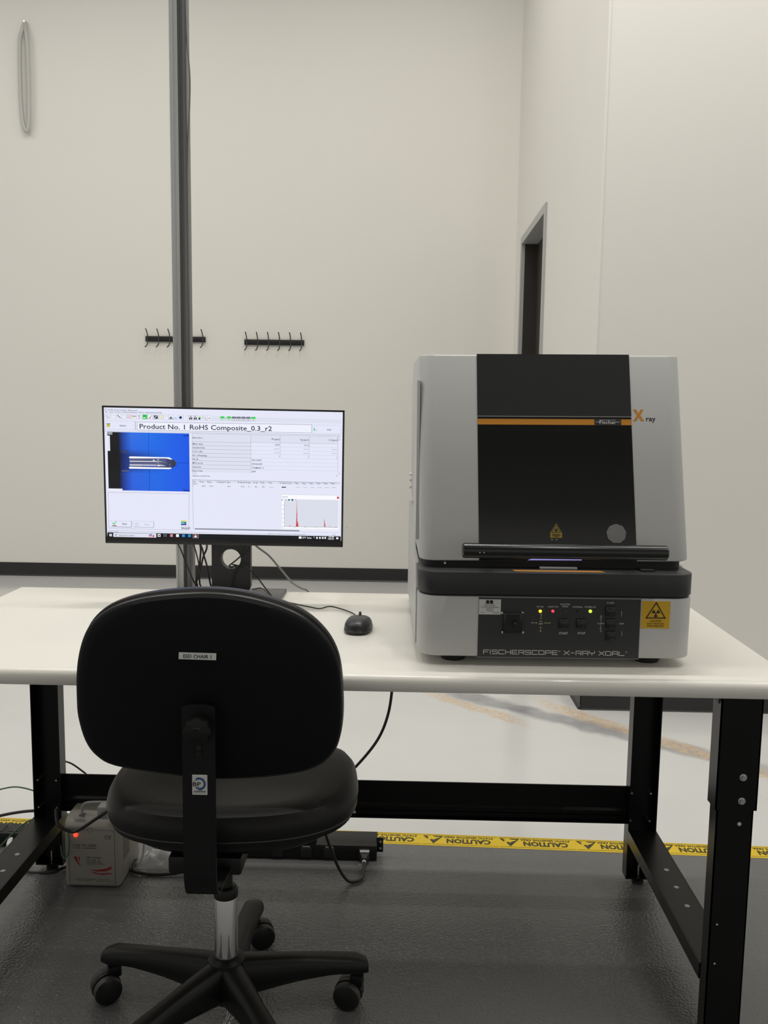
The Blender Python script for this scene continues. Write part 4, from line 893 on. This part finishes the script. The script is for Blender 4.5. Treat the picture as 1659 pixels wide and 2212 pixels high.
# ------------------------------------------------------------------ step-up transformer
tr = thing('power_transformer', 'beige step-up power transformer box with red swooshes on the floor by the bench leg', 'transformer', (-.672, .66, 0))
m = MB(); x0, x1, y0, y1 = -.749, -.598, .588, .76
bm = profile_block([(y0, .004), (y0, .172), (y0+.028, .192), (y1, .192), (y1, .004)], (x1-x0)/2, .014, [(0, 1)], .004, 4)
m.bm(bm, T(((x0+x1)/2, 0, 0))); body = m.build('case', 'beige_case', tr)
for q in range(4):
    m = MB(); m.lathe([(0, 0), (.008, 0), (.008, .005), (0, .005)], ((x0+.02, x1-.02)[q % 2], (y0+.02, y1-.02)[q//2], 0), n=14); m.build('foot', 'rubber', tr)
y = y0
m = MB()
for a, b in (((-.735, .008), (-.611, .008)), ((-.611, .008), (-.611, .164)), ((-.735, .164), (-.735, .008)), ((-.735, .164), (-.688, .164)), ((-.666, .164), (-.611, .164))): m.line(a, b, .0007, y)
m.text('110V TO 220V', -.7235, .1205, .0070, .064, y, 'l'); m.text('POWER  TRANSFORMER', -.7235, .1125, .0034, .064, y, 'l'); m.text('TM111-2000VA', -.6885, .0862, .0040, .042, y, 'l')
for k, w_ in enumerate((.038, .037, .043, .048)):
    s_ = ('Input  Voltage   110V', 'Output Voltage  220V', 'Power Capacity 2000W', 'Rated Frequency 50/60Hz')[k]; m.text(s_, -.6880, .0795-k*.0040, .0024, w_, y, 'l')
m.text('POWER TRANSFORMER     AC OUTPUT', -.673, .0238, .0024, .095, y); m.text('Max 2000W       made for export', -.664, .0195, .0024, .095, y)
for cx_ in (-.632, -.6225):
    pts = [(cx_+.0042*math.cos(math.radians(t)), .1445+.0046*math.sin(math.radians(t))) for t in range(60, 301, 20)]
    for a, b in zip(pts, pts[1:]): m.line(a, b, .0012, y)
m.line((-.6262, .1445), (-.6225, .1445), .0012, y)
pts = [(-.677+.006*math.cos(q*.42), .164+.006*math.sin(q*.42)) for q in range(16)]
for a, b in zip(pts, pts[1:]): m.line(a, b, .0006, y)
m.build('case_print', 'beige_print', body, 35, 'stuff')
m = MB()
m.prism([(-.7232, .0878), (-.7145, .0878), (-.7120, .0760), (-.7030, .0590), (-.7120, .0680), (-.7190, .0780)], y-.0004, y); m.prism([(-.7100, .0878), (-.7075, .0878), (-.7060, .0780), (-.7085, .0740)], y-.0004, y)
m.prism([(-.6800, .0512), (-.6600, .0510), (-.6350, .0550), (-.6210, .0628), (-.6210, .0535), (-.6400, .0470), (-.6600, .0462)], y-.0004, y); m.prism([(-.6770, .0465), (-.6550, .0410), (-.6210, .0430), (-.6210, .0400), (-.6480, .0370), (-.6650, .0400)], y-.0004, y)
m.build('swoosh_print', 'red_print', body)
m = MB(); m.lathe([(0, -.006), (.004, -.005), (.006, -.002), (.006, 0), (0, 0)], (-.7155, y, .1500), 'y', 18); m.build('pilot_lamp', 'led_red2', body)
m = MB()
for k in range(20): m.box(x1-.0002, x1+.0006, y0+.030, y0+.085, .062+k*.0042, .0640+k*.0042)
m.build('vent_slots', 'beige_dark', body, 35, 'stuff')
m = MB(); m.box(-.716, -.700, .61, .626, .192, .1935, .0005); m.build('cord_grommet', 'beige_dark', body)
m = MB(); m.box(-.728, -.698, .600, .606, .1915, .1925); m.build('rating_label', 'print_grey', body)
m = MB(); m.lathe([(0, -.002), (.003, -.001), (.003, 0), (0, 0)], (x1+.0005, .612, .035), 'x', 12); m.build('screw', 'zinc', body)
# ------------------------------------------------------------------ rack power strip on the floor
pd = thing('power_strip', 'long black metal rack power strip lying on the floor under the bench', 'power strip', (-.15, .80, 0))
m = MB(); m.box(-.395, .092, .762, .85, .002, .046, .0012); pb = m.build('body', 'powder_soft', pd)
m = MB(); m.box(.090, .110, .800, .8025, .008, .052, .002, 2); ea = m.build('mounting_ear', 'powder_soft', pd)
for z in (.020, .040): m = MB(); m.lathe([(0, -.0006), (.0035, -.0006), (.0035, 0), (0, 0)], (.102, .7999, z), 'y', 12); m.rect(.102, .106, z-.0012, z+.0012, .7999, .0006); m.build('ear_slot', 'cable_white', ea)
for k, xx in enumerate((-.318, -.195, -.112, -.045, .055)):
    m = MB(); m.box(xx-.016, xx+.016, .758, .7625, .008, .038, .002); ou = m.build('outlet', 'rubber', pb)
    if k in (1, 2, 3):
        m = MB(); m.rect(xx-.011, xx+.011, .0392, .0412, .7618, .002); m.build('outlet_tab', 'print_grey', ou)
# ------------------------------------------------------------------ cords and cables
def cord(name, label, pts, r, mt, cat='cable', group=None, n=8):
    m = MB(); m.tube(pts, r, n, 8); return tag(m.build(name, mt), label, cat, group)
pc = thing('power_cable', 'black power cord plugged into the right end of the floor power strip', 'cable', (.058, .70, 0))
m = MB(); m.tube([(-.085, .60, .40), (-.072, .60, .30), (-.059, .60, .216), (-.048, .61, .172), (-.029, .62, .108), (-.006, .63, .045), (.018, .635, .010), (.042, .642, .006), (.056, .66, .008), (.0575, .69, .018), (.0575, .722, .023)], .0042, 10, 8); m.build('cord', 'cable', pc)
m = MB(); m.rings([[(.0575+a*s1, yy_, .023+b*s2) for a, b in ((-1, -1), (1, -1), (1, 1), (-1, 1))] for yy_, s1, s2 in ((.722, .0065, .0065), (.735, .0075, .007), (.742, .0125, .010), (.757, .0135, .0125))]); m.build('plug', 'rubber', pc)
m = MB(); m.box(.044, .071, .744, .757, .0345, .0365); m.build('plug_top', 'print_grey', pc)
m = MB(); m.cyl((.0575, .718, .022), (.0575, .710, .0215), .0062, n=14); m.box(.040, .056, .708, .7095, .008, .020); m.build('cord_tag', 'cable_white', pc)
cord('power_cable', 'black power cord hanging behind the bench to the right of the chair back', [(.135, .80, .74), (.132, .80, .60), (.130, .80, .514), (.118, .80, .425), (.088, .80, .348), (.029, .80, .270), (-.024, .80, .219), (-.09, .815, .14), (-.13, .86, .06), (-.15, .88, .005)], .0042, 'cable')
cord('display_cable', 'grey cable drooping from the right of the monitor neck behind the bench', [(-.262, .66, .99), (-.255, .70, .95), (-.248, .72, .925), (-.215, .73, .897), (-.185, .74, .859), (-.155, .757, .818), (-.132, .772, .799), (-.110, .79, .780), (-.10, .80, .70), (-.10, .80, .45)], .0030, 'cable_grey')
for pts, lab in (([(-.47, .665, .97), (-.462, .74, .919), (-.448, .74, .884), (-.433, .74, .846), (-.422, .745, .816), (-.420, .77, .79), (-.42, .79, .6)], 'thin black cable left of the monitor neck, the leftmost one, crossing the steel post'),
                 ([(-.43, .665, .97), (-.426, .74, .92), (-.417, .74, .891), (-.412, .74, .859), (-.423, .745, .812), (-.424, .775, .78), (-.424, .79, .6)], 'thin black cable second from left behind the monitor, just right of the steel post'),
                 ([(-.38, .665, .97), (-.387, .74, .918), (-.399, .742, .885), (-.407, .742, .846), (-.421, .75, .807), (-.418, .78, .77), (-.418, .795, .6)], 'black cable slanting down-left between the steel post and monitor neck'),
                 ([(-.405, .665, .97), (-.400, .735, .918), (-.393, .735, .892), (-.384, .735, .86), (-.378, .745, .811), (-.377, .775, .78), (-.377, .79, .6)], 'black cable slanting down-right beside the left edge of the monitor neck'),
                 ([(-.412, .665, .97), (-.411, .752, .916), (-.412, .752, .87), (-.415, .757, .812), (-.412, .785, .77), (-.412, .80, .6)], 'black cable hanging straight down between the slanting cables behind the monitor')):
    kc = ('leftmost' in lab)*-.010+('second' in lab)*.006+('down-right' in lab)*-.006+('straight' in lab)*.010
    pts = [(a, b+(kc if c > .80 else 0), c) for a, b, c in pts]
    cord('monitor_cable', lab, pts, .0019 if 'thin' in lab else .0026, 'cable', 'cable', 'cables behind the monitor')
cord('tied_cable', 'black cable tied through the round hole of the monitor stand', [(-.250, .640, .96), (-.256, .645, .940), (-.268, .65, .917), (-.286, .652, .899), (-.302, .654, .886), (-.308, .652, .880), (-.302, .648, .876), (-.292, .65, .880), (-.290, .652, .872), (-.297, .652, .855), (-.304, .650, .83), (-.305, .648, .806)], .0019, 'cable')
cord('loose_cable', 'thin black cable drooping from the stand hole to the monitor base', [(-.300, .652, .884), (-.285, .648, .882), (-.262, .645, .876), (-.240, .645, .862), (-.222, .645, .838), (-.203, .64, .815), (-.192, .635, .8035)], .0018, 'cable')
cord('ground_wire', 'dark green ground wire arching left of the rear bench leg above the tape', [(-1.25, .80, .02), (-1.12, .80, .10), (-1.033, .80, .165), (-1.005, .80, .178), (-.964, .80, .183), (-.909, .80, .169), (-.86, .80, .14), (-.84, .82, .06), (-.84, .83, .004)], .0022, 'cable_green')
cord('ground_wire', 'bright green ground wire sloping down to the floor at the left edge', [(-1.06, .72, .006), (-1.02, .72, .014), (-.994, .72, .033), (-.959, .72, .070), (-.924, .72, .103), (-.897, .72, .121), (-.87, .725, .128), (-.84, .73, .128), (-.80, .735, .12)], .0024, 'cable_green')
cord('power_cable', 'thick black cord running left from the rear bench leg over the caution tape', [(-1.3, .75, .03), (-1.12, .75, .09), (-1.011, .75, .115), (-.964, .75, .126), (-.916, .75, .134), (-.876, .75, .135), (-.80, .75, .125), (-.76, .78, .10)], .0045, 'cable')
cord('thin_cable', 'thin black cable rising to the left rear bench leg above the stringer', [(-.845, .80, .272), (-.827, .80, .266), (-.804, .80, .258), (-.777, .80, .239), (-.757, .80, .221), (-.72, .80, .17), (-.70, .82, .05), (-.70, .83, .004)], .0026, 'cable')
cord('power_cable', 'black printed cord crossing in front of the beige transformer', [(-.772, .60, .215), (-.760, .575, .19), (-.748, .570, .180), (-.734, .570, .172), (-.712, .570, .168), (-.690, .570, .179), (-.659, .565, .202), (-.626, .565, .226), (-.60, .58, .245)], .0046, 'cable')
cord('power_cable', 'grey cord leaving the top of the beige transformer', [(-.708, .618, .1945), (-.709, .62, .205), (-.707, .62, .215), (-.698, .62, .224), (-.679, .62, .227), (-.649, .62, .228), (-.61, .62, .228), (-.57, .63, .20)], .0042, 'cable_grey')
m = MB(); m.box(-.649, -.615, .565, .60, .205, .240, .005); tag(m.build('plug_adapter', 'cable_grey'), 'pale grey plug adapter above the beige transformer beside the seat', 'plug')
cord('ground_wire', 'green wire loop hanging at the left edge of the beige transformer', [(-.742, .572, .178), (-.731, .574, .169), (-.729, .575, .124), (-.735, .575, .097), (-.744, .575, .089), (-.752, .58, .097), (-.756, .585, .12)], .0018, 'cable_green')
cord('thin_cable', 'white cable bending to the floor right of the beige transformer', [(-.560, .70, .16), (-.559, .69, .110), (-.559, .68, .081), (-.561, .68, .056), (-.568, .68, .029), (-.580, .68, .011), (-.596, .68, .004), (-.594, .72, .004)], .0030, 'cable_white')
cord('power_cable', 'black cord lying on the floor between transformer and chair bar', [(-.590, .70, .02), (-.585, .66, .012), (-.556, .655, .006), (-.511, .652, .006), (-.472, .655, .008), (-.433, .66, .014), (-.39, .67, .02), (-.33, .72, .03), (-.30, .752, .028)], .0048, 'cable')
ek = thing('network_plug', 'white network cable and plug lying on the floor at the left edge', 'cable', (-.985, .76, 0))
m = MB(); m.tube([(-.965, .62, .004), (-.968, .66, .005), (-.972, .71, .010), (-.978, .745, .018)], .0034, 8, 6); m.build('cord', 'cable_white', ek)
m = MB(T((-.982, .765, .022)) @ RZ(12) @ RX(12)); m.box(-.0065, .0065, -.004, .026, -.005, .006, .001); m.cyl((0, -.020, 0), (0, -.002, 0), .0045, .006, n=12)
for k in range(4): m.cyl((0, -.018+k*.004, 0), (0, -.016+k*.004, 0), .0064, n=12)
m.build('plug', 'cable_white', ek)
m = MB(); m.box(-1.18, -.945, .795, .86, .002, .042, .004); ps = thing('adapter_strip', 'black power strip lying on the floor at the left edge behind the network plug', 'power strip', (-1.06, .83, 0)); m.build('body', 'powder_soft', ps)
for k in range(4): MB().box(-1.15+k*.05, -1.12+k*.05, .805, .845, .0415, .0435).build('outlet', 'rubber', ps)
cord('power_cable', 'black cord lying on the floor under the left side brace', [(-1.1, .66, .006), (-1.0, .70, .006), (-.92, .67, .006), (-.86, .648, .006), (-.80, .66, .006), (-.76, .72, .006)], .0042, 'cable')
# crumpled clear plastic bag
bm = bmesh.new(); bmesh.ops.create_grid(bm, x_segments=36, y_segments=24, size=1)
for v in bm.verts:
    u, w_ = v.co.x, v.co.y
    e = max(0, 1-(abs(u)**3))*max(0, 1-abs(w_)**3)
    h = .042*e*(.35+1.2*abs(noise.noise(Vector((u*2.1, w_*2.3, 3.1)))))+.012*e*abs(noise.noise(Vector((u*6, w_*6, 1))))
    v.co = Vector((-.50+u*.085+.01*noise.noise(Vector((w_*3, u, 0))),   .735+w_*.05, .002+h))
m = MB(); m.bm(bm); tag(m.build('plastic_bag', 'film', None, 60), 'crumpled translucent plastic bag on the floor right of the beige transformer', 'bag')
